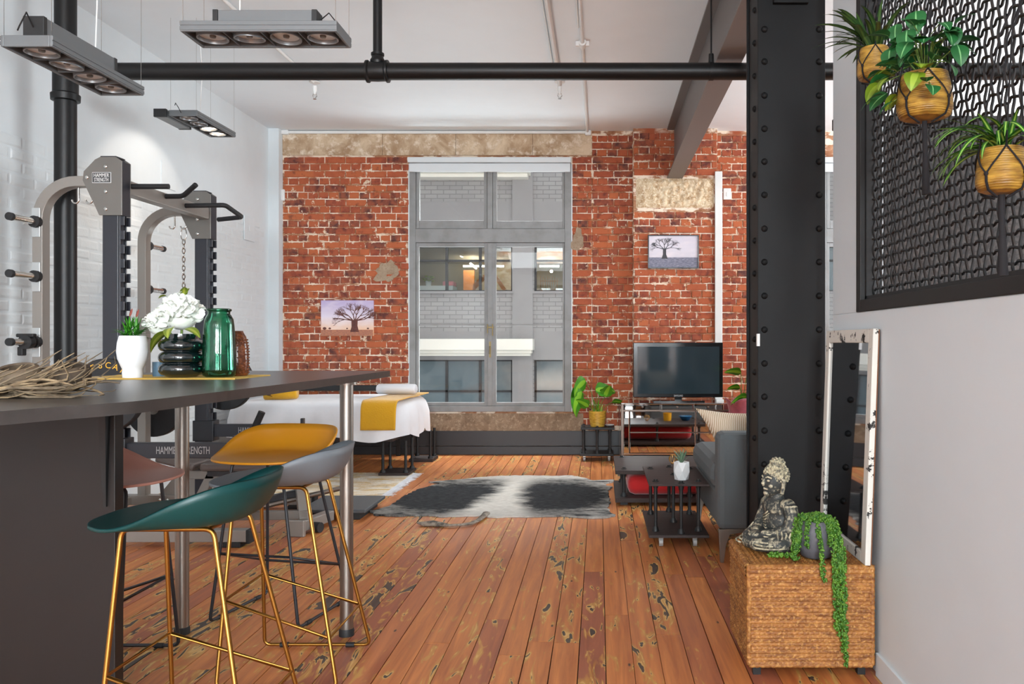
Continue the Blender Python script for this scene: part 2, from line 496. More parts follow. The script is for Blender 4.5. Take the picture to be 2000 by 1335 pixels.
regions = [(-3.66, W1[0], 0.285, BANDZ - 0.005, WY), (W1[1], BANDX, 0.285, BANDZ - 0.005, WY), (BANDX, PX0, 0.285, CEIL, WY), (PX0, PX1, 0.02, CEIL, PY),
           (PX1, W2[0], 0.02, CEIL, WY), (W1[0], W1[1], 0.0, 0.0, WY)]
PADZ = (pz(405, PY), pz(348, PY))
slots = []
z = 0.30 + RH / 2 - 0.02; row = 0
z = 0.041
while z < CEIL - 0.03:
    for ri, (x0, x1, z0, z1, yy) in enumerate(regions):
        if z - RH / 2 < z0 - 0.03 or z + RH / 2 > z1 + 0.03: continue
        if ri == 3 and PADZ[0] - 0.02 < z < PADZ[1] + 0.02: continue
        hd = row % 2 == 0
        st = 0.119 if hd else 0.239
        ox = x0 + rb.uniform(0, 0.02) - (0.06 if hd else 0.0)
        xx = ox
        while xx < x1:
            a, b = max(xx, x0 + 0.004), min(xx + st - JT, x1 - 0.004)
            if b - a > 0.035: slots.append([a, b, z + rb.uniform(-.003, .003), yy, hd])
            # an odd half brick among the stretchers
            xx += st if (hd or rb.random() > 0.14) else 0.119
    z += RH; row += 1
vis = lambda s: (s[1] < 1.75 and s[2] > 0.55)
idx = sorted(range(len(slots)), key=lambda i: (-(slots[i][1] - slots[i][0]) if vis(slots[i]) else 1, rb.random()))
pick = set(idx[:296])
bj = MB(); brnd = []; buv = []
for i, (a, b, zz, yy, hd) in enumerate(slots):
    L = b - a; c = (a + b) / 2
    if i in pick:
        src = bank_h if L < 0.15 else bank_s
        L0 = 0.109 if L < 0.15 else 0.229
        inst(rb.choice(src), 'brick', wall_back, (c, yy, zz), (0, rb.uniform(-.006, .006), 0), (L / L0, rb.uniform(0.35, 1.2), rb.uniform(0.95, 1.04)))
    else:
        v, f = brick_mesh(L, RH - JT, 0.010 * rb.uniform(0.35, 1.2), rb)
        bj.add([(q[0] + c, q[1] + yy, q[2] + zz) for q in v], f)
        brnd += [rb.random()] * len(f); buv += [(q[0] / L + .5, q[2] / (RH - JT) + .5) for q in v]
o = bj.build('brickwork', BRICKJ, wall_back); o['kind'] = 'stuff'
at = o.data.attributes.new('rnd', 'FLOAT', 'FACE'); at.data.foreach_set('value', brnd)
uv = o.data.uv_layers.new(name='uv')
for lp in o.data.loops: uv.data[lp.index].uv = buv[lp.vertex_index]
PLAST = plaster_mat('stained_render', srgb(164, 134, 104), srgb(212, 190, 162), srgb(226, 212, 194), 3.2)
STONE = plaster_mat('chipped_cream_stone', srgb(176, 142, 104), srgb(224, 204, 172), srgb(240, 228, 206), 16.0)
SILLM = plaster_mat('brown_stone_sill', srgb(120, 100, 80), srgb(150, 130, 108), srgb(176, 158, 134), 9.0)
pb = MB()
for (a, b) in ((-3.66, px(747, WY)), (px(747.8, WY), px(890, WY)), (px(890.6, WY), px(1040, WY)), (px(1040.6, WY), BANDX)):
    MB().box(a, b, WY - 0.014, WY + 0.01, BANDZ, CEIL).build('rendered_lintel', PLAST, wall_back, bevel=0.004)
sp = MB()
def stone_fn(u, v):
    xx = px(1242, PY) + u * (px(1394, PY) - px(1242, PY)); zz = PADZ[0] + v * (PADZ[1] - PADZ[0])
    e = min(u, 1 - u, v, 1 - v) * 10
    return (xx, PY - min(1, e) * (0.018 + 0.02 * mnoise.noise(Vector((xx * 22, zz * 22, 1))) * (1 if u > 0.2 else 0.2)), zz)
sp.grid(stone_fn, 60, 24)
sp.build('padstone', STONE, wall_back, smooth=180)
def sill_fn(u, v):
    xx = W1[0] - 0.02 + u * (px(1136, WY) - W1[0] + 0.04); zz = SZ0 + v * (SZ1 - SZ0)
    return (xx, WY - 0.02 - 0.01 * mnoise.noise(Vector((xx * 6, zz * 9, 4))), zz)
MB().grid(sill_fn, 60, 8).box(W1[0] - 0.02, px(1136, WY), WY - 0.015, WY + 0.05, SZ0, SZ1 - 0.002).build('stone_sill', SILLM, wall_back, smooth=40)
CEM = plaster_mat('grey_cement_patch', srgb(150, 128, 106), srgb(168, 148, 126), srgb(140, 112, 90), 12.0)
for (cx_, cy_, w_, h_, yy) in ((757, 533, 29, 27, WY), (1128, 468, 14, 30, WY)):
    P = []
    for k in range(28):
        a = 2 * PI * k / 28; q = 0.75 + 0.35 * mnoise.noise(Vector((cx_ + 2 * math.cos(a), cy_ + 2 * math.sin(a), 0.3)))
        q = q * (1 + 0.12 * math.sin(3 * a + cx_))
        P.append((px(cx_ + w_ * q * math.cos(a), yy), pz(cy_ - h_ * q * math.sin(a), yy)))
    MB().prism(P, yy - 0.0135, yy, Matrix(((1, 0, 0, 0), (0, 0, 1, 0), (0, 1, 0, 0), (0, 0, 0, 1)))).build('cement_patch', CEM, wall_back)
# skirting in two tiers
bb = thing('baseboard_back', 'charcoal two tier timber skirting under the brick wall', 'skirting')
del bb['category']; structure(bb)
MB().box(-3.66, PX0, WY - 0.022, WY, 0.10, SZ0).build('upper_board', SKIRT, bb, bevel=0.004)
MB().box(-3.66, PX0, WY - 0.036, WY, 0.0, 0.097).build('lower_board', SKIRT, bb, bevel=0.006)
MB().box(PX0, PX1, PY - 0.03, PY, 0.0, 0.2).build('pier_board', SKIRT, bb, bevel=0.006)

# ---- other walls of the room
rw = MB()
WIN_R = [(-0.8, 1.1), (2.15, 4.05)]
for (a, b) in ((WL - 0.2, -0.8), (1.1, 2.15), (4.05, RX)): rw.box(a, b, YB - 0.25, YB, 0, CEIL)
for (a, b) in WIN_R: rw.box(a, b, YB - 0.25, YB, 0, 1.45).box(a, b, YB - 0.25, YB, 3.45, CEIL)
structure(rw.build('wall_rear', WHITE), 'white wall with tall windows behind the viewer')
structure(MB().box(RX, RX + 0.2, YB, WY + 0.3, 0, CEIL).build('wall_side', WHITE), 'white far wall of the side room')

# partition with the mesh opening
PXR, PEND = 1.09, 3.865
OP = (0.9, 3.50, 1.425, 3.45)      # opening y0, y1, z0, z1
pr = MB()
pr.box(PXR, PXR + 0.11, -1.2, PEND, 0, OP[2]).box(PXR, PXR + 0.11, OP[1], PEND, OP[2], CEIL).box(PXR, PXR + 0.11, -1.2, OP[0], OP[2], CEIL).box(PXR, PXR + 0.11, OP[0], OP[1], OP[3], CEIL)
wall_right = structure(pr.build('wall_right', GREYWALL, bevel=0.003), 'pale grey partition with a black mesh opening')
MB().box(PXR - 0.012, PXR, -1.2, 3.235, 0.0, 0.09).build('skirting_board', GREYWALL, wall_right, bevel=0.002)

# ================================================================== windows
def window(name, x0, x1, yy, label):
    w = thing(name, label, 'window', ((x0 + x1) / 2, yy, WZ[0])); del w['category']; structure(w)
    X = lambda p: x0 + (p - 800) / (1116 - 800) * (x1 - x0)
    Z = lambda p: pz(p, WY)
    y0, y1 = yy - 0.012, yy + 0.09
    fr = MB()
    fr.box(X(800), X(812), y0, y1, Z(803), Z(309)).box(X(1103), X(1116), y0, y1, Z(803), Z(309))
    fr.box(X(812), X(1103), y0, y1, Z(803), Z(792)).box(X(812), X(1103), y0, y1, Z(473), Z(446)).box(X(812), X(1103), y0, y1, Z(330), Z(309))
    fr.box(X(952), X(962), y0, y1, Z(446), Z(330))
    fr.build('frame', WINP, w, bevel=0.004)
    def sash(nm, a, b, t, bt, ga, gb, gt, gbt, bars):
        s = MB(); ya, yb = yy + 0.0, yy + 0.05
        s.box(X(a), X(ga), ya, yb, Z(bt), Z(t)).box(X(gb), X(b), ya, yb, Z(bt), Z(t)).box(X(ga), X(gb), ya, yb, Z(gt), Z(t)).box(X(ga), X(gb), ya, yb, Z(bt), Z(gbt))
        so = s.build(nm, WINP, w, bevel=0.003)
        segs = [gt] + bars + [gbt]
        for q in bars: MB().box(X(ga), X(gb), ya + 0.008, yb - 0.008, Z(q + 1.6), Z(q - 1.6)).build('glazing_bar', WINP, so)
        for q in range(len(segs) - 1):
            MB().box(X(ga) - .002, X(gb) + .002, yy + 0.024, yy + 0.027, Z(segs[q + 1] - (1.6 if q < len(segs) - 2 else 0)), Z(segs[q] + (1.6 if q else 0))).build('pane', GLASS, so)
        return so
    sash('fanlight', 813, 951.5, 331, 445.5, 819, 945, 333, 430, [])
    sash('fanlight', 962.5, 1102.5, 331, 445.5, 970, 1098, 333, 431, [])
    a = sash('casement', 812.5, 957, 473.5, 791.5, 818, 946, 481, 785, [633.5])
    b = sash('casement', 957.6, 1102.5, 473.5, 791.5, 969, 1099, 481, 785, [633.5])
    MB().box(X(953), X(961.5), yy - 0.014, yy, Z(791), Z(474)).build('meeting_bead', WINP, w, bevel=0.003)
    BR = mat('aged_brass', srgb(120, 104, 70), 0.4, 0.7)
    h = MB(); xm = X(957.5)
    h.box(xm - 0.04, xm + 0.045, yy - 0.022, yy - 0.012, Z(640), Z(637)).box(xm - 0.034, xm - 0.022, yy - 0.03, yy - 0.012, Z(650), Z(632)).box(xm + 0.024, xm + 0.036, yy - 0.03, yy - 0.012, Z(655), Z(632))
    h.build('latch', BR, w, bevel=0.002)
    h = MB(); h.box(xm - 0.011, xm + 0.011, yy - 0.018, yy - 0.014, Z(697), Z(666)).tube([(xm, yy - 0.018, Z(676)), (xm, yy - 0.05, Z(676)), (xm - 0.004, yy - 0.05, Z(690))], 0.006)
    h.build('handle', BR, w, smooth=50)
    bl = MB().box(X(799), X(1115.5), yy - 0.085, yy - 0.013, Z(319), Z(309)).build('blind_cassette', BLINDM, w, bevel=0.006)
    MB().box(X(801), X(1114), yy - 0.055, yy - 0.03, Z(336.5), Z(320)).build('rolled_blind', BLINDM, bl, bevel=0.006)
    rv = MB().box(X(797.5), X(800), yy - 0.008, yy + 0.05, Z(803), Z(320)).box(X(1116), X(1118), yy - 0.008, yy + 0.05, Z(803), Z(320))
    rv.build('paint_edge', WHITE, w)
    return w
window('window_1', W1[0], W1[1], WY, 'grey timber casement window with rolled white blind in the brick wall')
window('window_2', W2[0], W2[1], WY, 'second grey casement window seen in the gap behind the black column')

# ================================================================== building across the street
YE = 16.0
EX = lambda p: px(p, YE)
EZ = lambda p: pz(p, YE)
def facade_mat():
    t = NT('grey_painted_facade_brick')
    b = t.n('ShaderNodeTexBrick'); p = t.n('ShaderNodeSeparateXYZ'); t.set(p, 'Vector', t.pos())
    c = t.n('ShaderNodeCombineXYZ'); t.set(c, 'X', p.outputs[0]); t.set(c, 'Y', p.outputs[2])
    t.set(b, 'Vector', c.outputs[0]); t.set(b, 'Scale', 1.0); t.set(b, 'Color1', srgb(152, 151, 152)); t.set(b, 'Color2', srgb(140, 139, 141)); t.set(b, 'Mortar', srgb(112, 111, 113))
    t.set(b, 'Mortar_Size', 0.008); t.set(b, 'Brick_Width', 0.24); t.set(b, 'Row_Height', 0.083)
    n = t.noise(t.pos(), 1.2, 4)
    t.base(t.mix(t.math('MULTIPLY', n, 0.35), b.outputs['Color'], srgb(160, 160, 162)))
    t.b.inputs['Roughness'].default_value = 0.7
    t.bump(b.outputs['Fac'], -0.6, 0.02)
    return t.m
FAC = facade_mat()
RENDER = mat('smooth_grey_render', srgb(146, 145, 147), 0.7, var=(1.5, srgb(138, 137, 140), 0.4, 0.7))
CORN = mat('white_cornice_paint', srgb(236, 235, 228), 0.6)
EFRAME = mat('dark_grey_window_frame', srgb(46, 48, 52), 0.6)
EGLASS = glass_mat('office_glass', (0.93, 0.95, 0.95, 1), 0.9)
EGLASSD = mat('dark_reflective_glass', srgb(92, 108, 116), 0.12, 0.0, var=(0.8, srgb(122, 134, 140), 0.4, 0.65))
bld = thing('office_building', 'grey painted brick office building seen across the street through the window', 'building', (0, YE, -6))
ops = [(640, 1001), (1043, 1330), (1420, 1800)]
fa = MB()
top, bot = 14.0, -6.0
def fb(a, b, z0, z1): fa.box(EX(a), EX(b), YE, YE + 0.4, z0, z1)
rows = [(EZ(568), EZ(478)), (EZ(960), EZ(702)), (EZ(335), EZ(120))]
zs = sorted(rows)
prev = bot
for (z0, z1) in zs:
    fb(-300, 2600, prev, z0); prev = z1
fb(-300, 2600, prev, top)
for (z0, z1) in zs:
    xs = [-300]
    for (a, b) in ops: xs += [a, b]
    xs.append(2600)
    for k in range(0, len(xs), 2): fb(xs[k], xs[k + 1], z0, z1)
fa.build('brick_wall', FAC, bld)
for (a, b) in ((1001, 1041), (1340, 1400)):
    MB().box(EX(a), EX(b), YE - 0.05, YE + 0.02, bot, top).build('pilaster', RENDER, bld)
MB().box(EX(500), EX(1001), YE - 0.02, YE + 0.02, EZ(432), EZ(393)).box(EX(1041), EX(1340), YE - 0.02, YE + 0.02, EZ(478), EZ(393)).box(EX(500), EX(1001), YE - 0.02, YE + 0.02, EZ(478), EZ(432)).build('render_band', RENDER, bld)
MB().box(EX(500), EX(1340), YE - 0.02, YE + 0.02, EZ(702), EZ(646)).build('render_band', RENDER, bld)
def cornice(x1, a, b, steps):
    m = MB(); n = len(steps)
    for k, (fa_, fb_, d, dx) in enumerate(steps):
        m.box(EX(500), EX(x1 - dx), YE - d, YE, EZ(a + (b - a) * fb_), EZ(a + (b - a) * fa_))
    m.build('cornice', CORN, bld, bevel=0.01)
cornice(1044, 661, 694, [(0, 0.66, 0.42, 0), (0.66, 0.84, 0.34, 3), (0.84, 1, 0.24, 6)])
cornice(1037, 335, 351, [(0, 0.55, 0.42, 0), (0.55, 1, 0.3, 4)])
MB().box(EX(640), EX(1003), YE - 0.08, YE, EZ(572.5), EZ(568)).build('window_ledge', RENDER, bld)
MB().box(EX(1041), EX(1332), YE - 0.08, YE, EZ(572.5), EZ(568)).build('window_ledge', RENDER, bld)
def ewin(a, b, ztop, zbot, muls, trans, glass):
    f = MB(); y0, y1 = YE + 0.12, YE + 0.2
    f.box(EX(a), EX(b), y0, y1, EZ(ztop + 3), EZ(ztop)).box(EX(a), EX(b), y0, y1, EZ(zbot), EZ(zbot - 3)).box(EX(a), EX(a + 4), y0, y1, EZ(zbot), EZ(ztop)).box(EX(b - 4), EX(b), y0, y1, EZ(zbot), EZ(ztop))
    for m in muls: f.box(EX(m - 2.6), EX(m + 2.6), y0, y1, EZ(zbot), EZ(ztop))
    for q in trans: f.box(EX(a), EX(b), y0, y1, EZ(q + 2), EZ(q - 2))
    w = f.build('window', EFRAME, bld)
    xs = [a] + muls + [b]; zz = [ztop] + trans + [zbot]
    for i in range(len(xs) - 1):
        for j in range(len(zz) - 1):
            MB().box(EX(xs[i]), EX(xs[i + 1]), y0 + 0.03, y0 + 0.036, EZ(zz[j + 1]), EZ(zz[j])).build('pane', glass, w)
ewin(640, 1001, 478, 568, [735, 805, 870, 936], [507], EGLASS)
ewin(1043, 1330, 478, 568, [1105, 1180, 1255], [507], EGLASS)
ewin(640, 1001, 702, 960, [735, 805, 870, 936], [764, 840], EGLASSD)
ewin(1043, 1330, 702, 960, [1105, 1180, 1255], [764, 840], EGLASSD)
ewin(1420, 1800, 478, 568, [1500, 1580, 1660, 1740], [507], EGLASSD)
ewin(1420, 1800, 702, 960, [1500, 1580, 1660, 1740], [764, 840], EGLASSD)
ewin(640, 1001, 120, 335, [735, 805, 870, 936], [220], EGLASSD)
ewin(1043, 1330, 120, 335, [1105, 1180, 1255], [220], EGLASSD)
# office interior behind the upper row
OFW = mat('office_olive_wall', srgb(150, 142, 120), 0.8)
zi0, zi1 = EZ(572), EZ(474)
MB().box(EX(560), EX(1420), YE + 4.2, YE + 4.3, zi0 - 0.6, zi1).box(EX(560), EX(1420), YE + 0.4, YE + 4.3, zi1, zi1 + 0.1).box(EX(560), EX(1420), YE + 0.4, YE + 4.3, zi0 - 0.7, zi0 - 0.6).box(EX(560) - 0.1, EX(560), YE + 0.4, YE + 4.3, zi0 - 0.6, zi1).box(EX(1420), EX(1420) + 0.1, YE + 0.4, YE + 4.3, zi0 - 0.6, zi1).build('office_room', OFW, bld)
TUBE = mat('office_tube_light', (1, 1, 1, 1), 0.5, emit=((1.0, 0.88, 0.70, 1), 26.0))
def P17(a, b, d): return (px(a, YE + d), YE + d, pz(b, YE + d))
for (p0, p1, lb) in ((P17(822, 493, 2.2), P17(868, 485, 3.2), 'leftmost slanting tube light inside the office across the street'), (P17(885, 487, 1.6), P17(903, 500, 2.6), 'steep tube light in the second upper office pane'), (P17(919, 514, 2.4), P17(930, 523, 3.2), 'short tube light deep in the office near the orange screen'), (P17(905, 519, 3.4), P17(984, 519, 3.4), 'long level tube light deep inside the left hand office'), (P17(1054, 519, 3.0), P17(1092, 519, 3.0), 'level tube light in the right hand office window')):
    tag(MB().tube([p0, p1], 0.022, 6).build('tube_light', TUBE), lb, 'light', 'office tube lights across the street')
OW = mat('office_white', srgb(214, 222, 220), 0.6)
zc = P17(850, 568, 0.6)[2]
o = MB().box(P17(810, 0, 0.6)[0], P17(887, 0, 0.6)[0], YE + 0.45, YE + 0.95, zi0 - 0.6, P17(0, 558, 0.6)[2]).build('office_cabinet', OW); tag(o, 'white cabinet behind the office window across the street', 'cabinet')
pt = thing('office_plant', 'white pot of light green leaves on the office cabinet across the street', 'plant', (px(837, YE + 0.7), YE + 0.7, P17(0, 558, 0.6)[2]))
MB().lathe([(0.05, 0), (0.06, 0.11), (0.055, 0.11), (0.05, 0.09)], seg=14).build('pot', OW, pt, local=True)
LG = mat('light_green_leaf', srgb(132, 150, 60), 0.6)
lf = MB()
for k in range(26):
    a = rb.uniform(0, 2 * PI); b = rb.uniform(0.02, 0.11); c = rb.uniform(0.1, 0.21)
    lf.ball((b * math.cos(a), b * math.sin(a), c), (0.03, 0.03, 0.012), 6, 4)
o = lf.build('foliage', LG, pt, local=True)
PK = mat('pink_cloth', srgb(222, 130, 136), 0.8)
o = MB().box(px(868, YE + .7), px(889, YE + .7), YE + 0.5, YE + 0.85, pz(558, YE + .6), pz(549, YE + .6)).build('folded_cloth', PK, bevel=0.02); tag(o, 'folded pink cloth on the office cabinet across the street', 'cloth')
ORG = mat('orange_timber', srgb(190, 118, 46), 0.6)
o = MB().box(px(905, YE + 3.6), px(926, YE + 3.6), YE + 3.6, YE + 3.7, zi0 - 0.6, pz(527, YE + 3.6)).build('timber_screen', ORG); tag(o, 'orange timber screen standing inside the office across the street', 'screen')
o = MB().bar(P17(926, 560, 1.8), P17(944, 541, 1.8), 0.06, 0.1).bar(P17(944, 541, 1.8), P17(968, 540, 1.8), 0.06, 0.1).bar(P17(968, 540, 1.8), P17(986, 566, 1.8), 0.06, 0.08).bar(P17(926, 560, 1.8), P17(926, 620, 1.8), 0.05, 0.06).bar(P17(986, 566, 1.8), P17(986, 620, 1.8), 0.05, 0.06).build('folding_trestle', ORG); tag(o, 'orange folding trestle inside the office across the street', 'trestle')
rk = MB()
for k in range(8): rk.tube([P17(1056 + k * 4.6, 588, 1.2), P17(1056 + k * 4.6, 538 + (k * 7) % 5, 1.2)], 0.008, 5)
rk.tube([P17(1054, 548, 1.2), P17(1092, 548, 1.2)], 0.01, 5).tube([P17(1054, 566, 1.2), P17(1092, 566, 1.2)], 0.01, 5)
tag(rk.build('slatted_rack', mat('pale_cane', srgb(170, 128, 84), 0.6)), 'pale slatted cane rack in the right hand office window', 'rack')
o = MB().ball(P17(1077, 529, 1.4), 0.03, 10, 8).build('office_bulb', TUBE); tag(o, 'small glowing bulb above the slatted rack', 'light')
o = MB().box(-12, 12, WY + 0.4, YE + 0.1, -6.2, -6.0).build('street_pavement', mat('grey_asphalt', srgb(110, 110, 112), 0.9)); structure(o, 'grey street surface far below the window')

# ================================================================== steel column, beam, pipes
CXA, CXB, CYF = px(1480, 4.2), px(1612, 4.2), 4.2
col_t = thing('steel_column', 'black riveted steel column standing right of the sofa', 'column', ((CXA + CXB) / 2, 4.36, 0))
MB().box(CXA, CXB, CYF, CYF + 0.018, 0, CEIL).build('front_plate', COLP, col_t, bevel=0.003)
MB().box(CXA, CXB, CYF + 0.31, CYF + 0.328, 0, CEIL).build('rear_plate', COLP, col_t, bevel=0.003)
MB().box(CXA + 0.012, CXA + 0.03, CYF + 0.018, CYF + 0.31, 0, CEIL).build('side_plate', COLP, col_t)
MB().box(CXB - 0.03, CXB - 0.012, CYF + 0.018, CYF + 0.31, 0, CEIL).build('side_plate', COLP, col_t)
MB().box(CXA + 0.075, CXB - 0.09, CYF - 0.03, CYF, pz(9, 4.2), CEIL).build('top_cleat', COLP, col_t, bevel=0.004)
riv = MB(); riv.lathe([(0.017, 0), (0.0165, 0.005), (0.014, 0.010), (0.008, 0.0145), (0.0001, 0.016)], seg=10)
rv0 = riv.build('rivet', COLP, None, smooth=60); rvm = rv0.data; bpy.data.objects.remove(rv0)
L0 = world_of(col_t).inverted()
k = 0
for yy_ in (-8, 57, 120, 186, 251, 315, 380, 446, 511, 577, 643, 709, 774, 840, 906, 972, 1037):
    for xx_ in (1493, 1600):
        if yy_ == -8 and xx_ == 1493: pass
        inst(rvm, 'rivet', col_t, L0 @ Vector((px(xx_, 4.2), CYF, pz(yy_, 4.2))), (PI / 2, 0, 0))
for k in range(18):
    inst(rvm, 'rivet', col_t, L0 @ Vector((CXA + 0.012, CYF + 0.14, 3.55 - k * 0.172)), (0, -PI / 2, 0))
MB().box(CXA - 0.004, CXA + 0.01, CYF - 0.004, CYF + 0.02, pz(675, 4.2), pz(651, 4.2)).build('paper_tag', WPLAST, col_t)

beam = thing('steel_beam', 'grey brown steel I beam running under the ceiling to the brick pier', 'beam', (0.865, PY, 3.167))
BX0, BX1 = px(1303, PY), px(1333, PY)
MB().box(BX0, BX1, 0.5, PY + 0.1, 3.167, 3.187).build('lower_flange', BEAMP, beam, bevel=0.002)
MB().box((BX0 + BX1) / 2 - 0.008, (BX0 + BX1) / 2 + 0.008, 0.5, PY + 0.1, 3.187, CEIL - 0.02).build('web', BEAMP, beam)
MB().box(BX0, BX1, 0.5, PY + 0.1, CEIL - 0.02, CEIL).build('upper_flange', BEAMP, beam, bevel=0.002)

YP = 5.5
ZP = pz(139, YP)
XV = px(128, YP)
pipe = thing('waste_pipe', 'black horizontal pipe with tee drop crossing below the ceiling', 'pipe', (XV, YP, 0))
MB().tube([(XV, YP, ZP), (4.4, YP, ZP)], 0.056, 24).build('horizontal_run', BLACKP, pipe, smooth=40)
MB().tube([(XV, YP, 0), (XV, YP, ZP - 0.19)], 0.066, 24).tube([(XV, YP, ZP + 0.1), (XV, YP, CEIL)], 0.066, 24).build('riser', BLACKP, pipe, smooth=40)
MB().lathe([(0.066, -0.2), (0.086, -0.195), (0.088, -0.155), (0.076, -0.145), (0.076, 0.12), (0.086, 0.13), (0.086, 0.165), (0.066, 0.17)], (XV, YP, ZP), 24).tube([(XV, YP, ZP), (XV + 0.16, YP, ZP)], 0.07, 20).build('elbow_socket', BLACKP, pipe, smooth=40)
XT = px(737.5, YP)
MB().tube([(XT, YP, ZP), (XT, YP, CEIL)], 0.03, 16).build('drop', BLACKP, pipe, smooth=40)
ry = Matrix.Rotation(PI / 2, 4, 'Y')
MB().lathe([(0.056, -0.075), (0.073, -0.073), (0.074, -0.06), (0.064, -0.05), (0.066, 0.0), (0.064, 0.05), (0.074, 0.06), (0.073, 0.073), (0.056, 0.075)], (XT, YP, ZP), 24, ry).lathe([(0.04, 0.04), (0.048, 0.06), (0.048, 0.075), (0.04, 0.085), (0.038, 0.1), (0.043, 0.105), (0.043, 0.12), (0.03, 0.125)], (XT, YP, ZP), 20).build('tee_fitting', BLACKP, pipe, smooth=40)
XR = px(1389, YP)
hg = MB().tube([(XR, YP, ZP + 0.07), (XR, YP, CEIL)], 0.006, 8).lathe([(0.006, 0.12), (0.017, 0.115), (0.02, 0.06), (0.02, 0.05)], (XR, YP, ZP), 12)
hg.lathe([(0.057, -0.014), (0.0605, -0.014), (0.0605, 0.014), (0.057, 0.014)], (XR, YP, ZP), 24, ry)
hg.build('hanger_rod', BLACKP, pipe, smooth=40)

# white conduits and sprinklers on the ceiling
def conduit(name, label, pts, r, extra=None):
    o = thing(name, label, 'conduit', pts[0])
    MB().tube(pts, r, 10).build('tube', WPLAST, o, smooth=50)
    return o
zc = CEIL - 0.016
a = conduit('ceiling_conduit', 'white conduit on the ceiling ending in a sprinkler head, nearer the window', [(-0.367, 1.0, zc - 0.02), (-0.367, 7.75, zc - 0.02)], 0.022)
MB().tube([(-0.405, 1.0, zc), (-0.405, 7.6, zc)], 0.007, 6).build('wire', WPLAST, a)
b = conduit('ceiling_conduit', 'white conduit with a junction collar running to the brick wall', [(-0.135, 1.0, zc), (-0.135, WY - 0.05, zc), (-0.125, WY - 0.03, zc - 0.04)], 0.016)
MB().tube([(-0.16, 1.0, zc), (-0.16, 6.4, zc)], 0.006, 6).build('wire', WPLAST, b)
MB().lathe([(0.016, -0.05), (0.03, -0.05), (0.034, 0), (0.03, 0.05), (0.016, 0.05)], (-0.135, 6.75, zc), 14, Matrix.Rotation(PI / 2, 4, 'X')).box(-0.19, -0.08, 6.73, 6.76, zc - 0.02, CEIL).build('collar', WPLAST, b, smooth=40)
c = conduit('ceiling_conduit', 'white conduit running along the top of the brick wall', [(-3.64, WY - 0.03, CEIL - 0.022), (-0.12, WY - 0.03, CEIL - 0.022)], 0.018)
MB().box(-3.66, -3.58, WY - 0.06, WY, CEIL - 0.05, CEIL).box(-0.16, -0.09, WY - 0.06, WY, CEIL - 0.06, CEIL).build('junction_box', WPLAST, c, bevel=0.008)
d = conduit('ceiling_conduit', 'white conduit above the middle pendant with a sprinkler head', [(-2.66, 1.0, zc), (-2.66, 7.72, zc)], 0.014)
for (root, xx, yy_) in ((a, -0.367, 7.75), (d, -2.66, 7.76)):
    MB().lathe([(0.001, 0), (0.02, 0), (0.02, -0.05), (0.012, -0.06), (0.012, -0.08)], (xx, yy_, zc - 0.03), 12).lathe([(0.05, 0), (0.05, 0.006)], (xx, yy_, zc), 16).build('sprinkler_head', WPLAST, root, smooth=40)
    MB().tube([(xx - 0.012, yy_, zc - 0.1), (xx - 0.02, yy_, zc - 0.125), (xx, yy_, zc - 0.15), (xx + 0.02, yy_, zc - 0.125), (xx + 0.012, yy_, zc - 0.1)], 0.004, 6).lathe([(0.016, -0.154), (0.016, -0.15)], (xx, yy_, zc), 10).build('deflector', CHROME, root, smooth=40)
# wall trunking and small boxes
o = MB().box(px(1396.5, PY - .03), px(1411, PY - .03), PY - 0.03, PY, 0.2, pz(335, PY)).build('cable_trunking', WPLAST, bevel=0.004); tag(o, 'white vertical cable trunking on the brick pier beside the television', 'trunking')
def socket(xx, zz, yy, label, w=0.075, h=0.13, left=False):
    o = thing('wall_switch', label, 'wall box', (xx, yy, zz))
    if left:
        MB().box(0, 0.012, -w / 2, w / 2, -h / 2, h / 2).build('plate', WHITE, o, local=True, bevel=0.003)
        MB().box(0.012, 0.018, -0.018, 0.018, -0.03, 0.03).build('rocker', WHITE, o, local=True, bevel=0.002)
    else:
        MB().box(-w / 2, w / 2, -0.03, 0, -h / 2, h / 2).build('plate', WPLAST, o, local=True, bevel=0.006)
        MB().box(-0.012, 0.012, -0.034, -0.03, -0.03, 0.02).build('rocker', WPLAST, o, local=True, bevel=0.002)
socket(px(550, WY), pz(381, WY), WY - 0.01, 'white wall box at the left edge of the brick wall', 0.09, 0.13)
socket(px(1419.5, WY), pz(379, WY), WY - 0.01, 'white wall box right of the vertical trunking', 0.09, 0.13)
yy_ = -WL * F / (CX - 485)
socket(WL + 0.004, pz(446, yy_), yy_, 'white switch plate higher on the left wall beyond the rack', 0.26, 0.26, True)
socket(WL + 0.004, pz(677, yy_), yy_, 'white socket plate lower on the left wall beyond the rack', 0.26, 0.24, True)
yy_ = -WL * F / (CX - 328)
o = MB().box(WL, WL + 0.01, yy_ - 0.12, yy_ + 0.12, pz(368, yy_), pz(318, yy_)).build('paper_notice', WHITE); tag(o, 'pale notice sheet on the left wall between the rack uprights', 'notice')
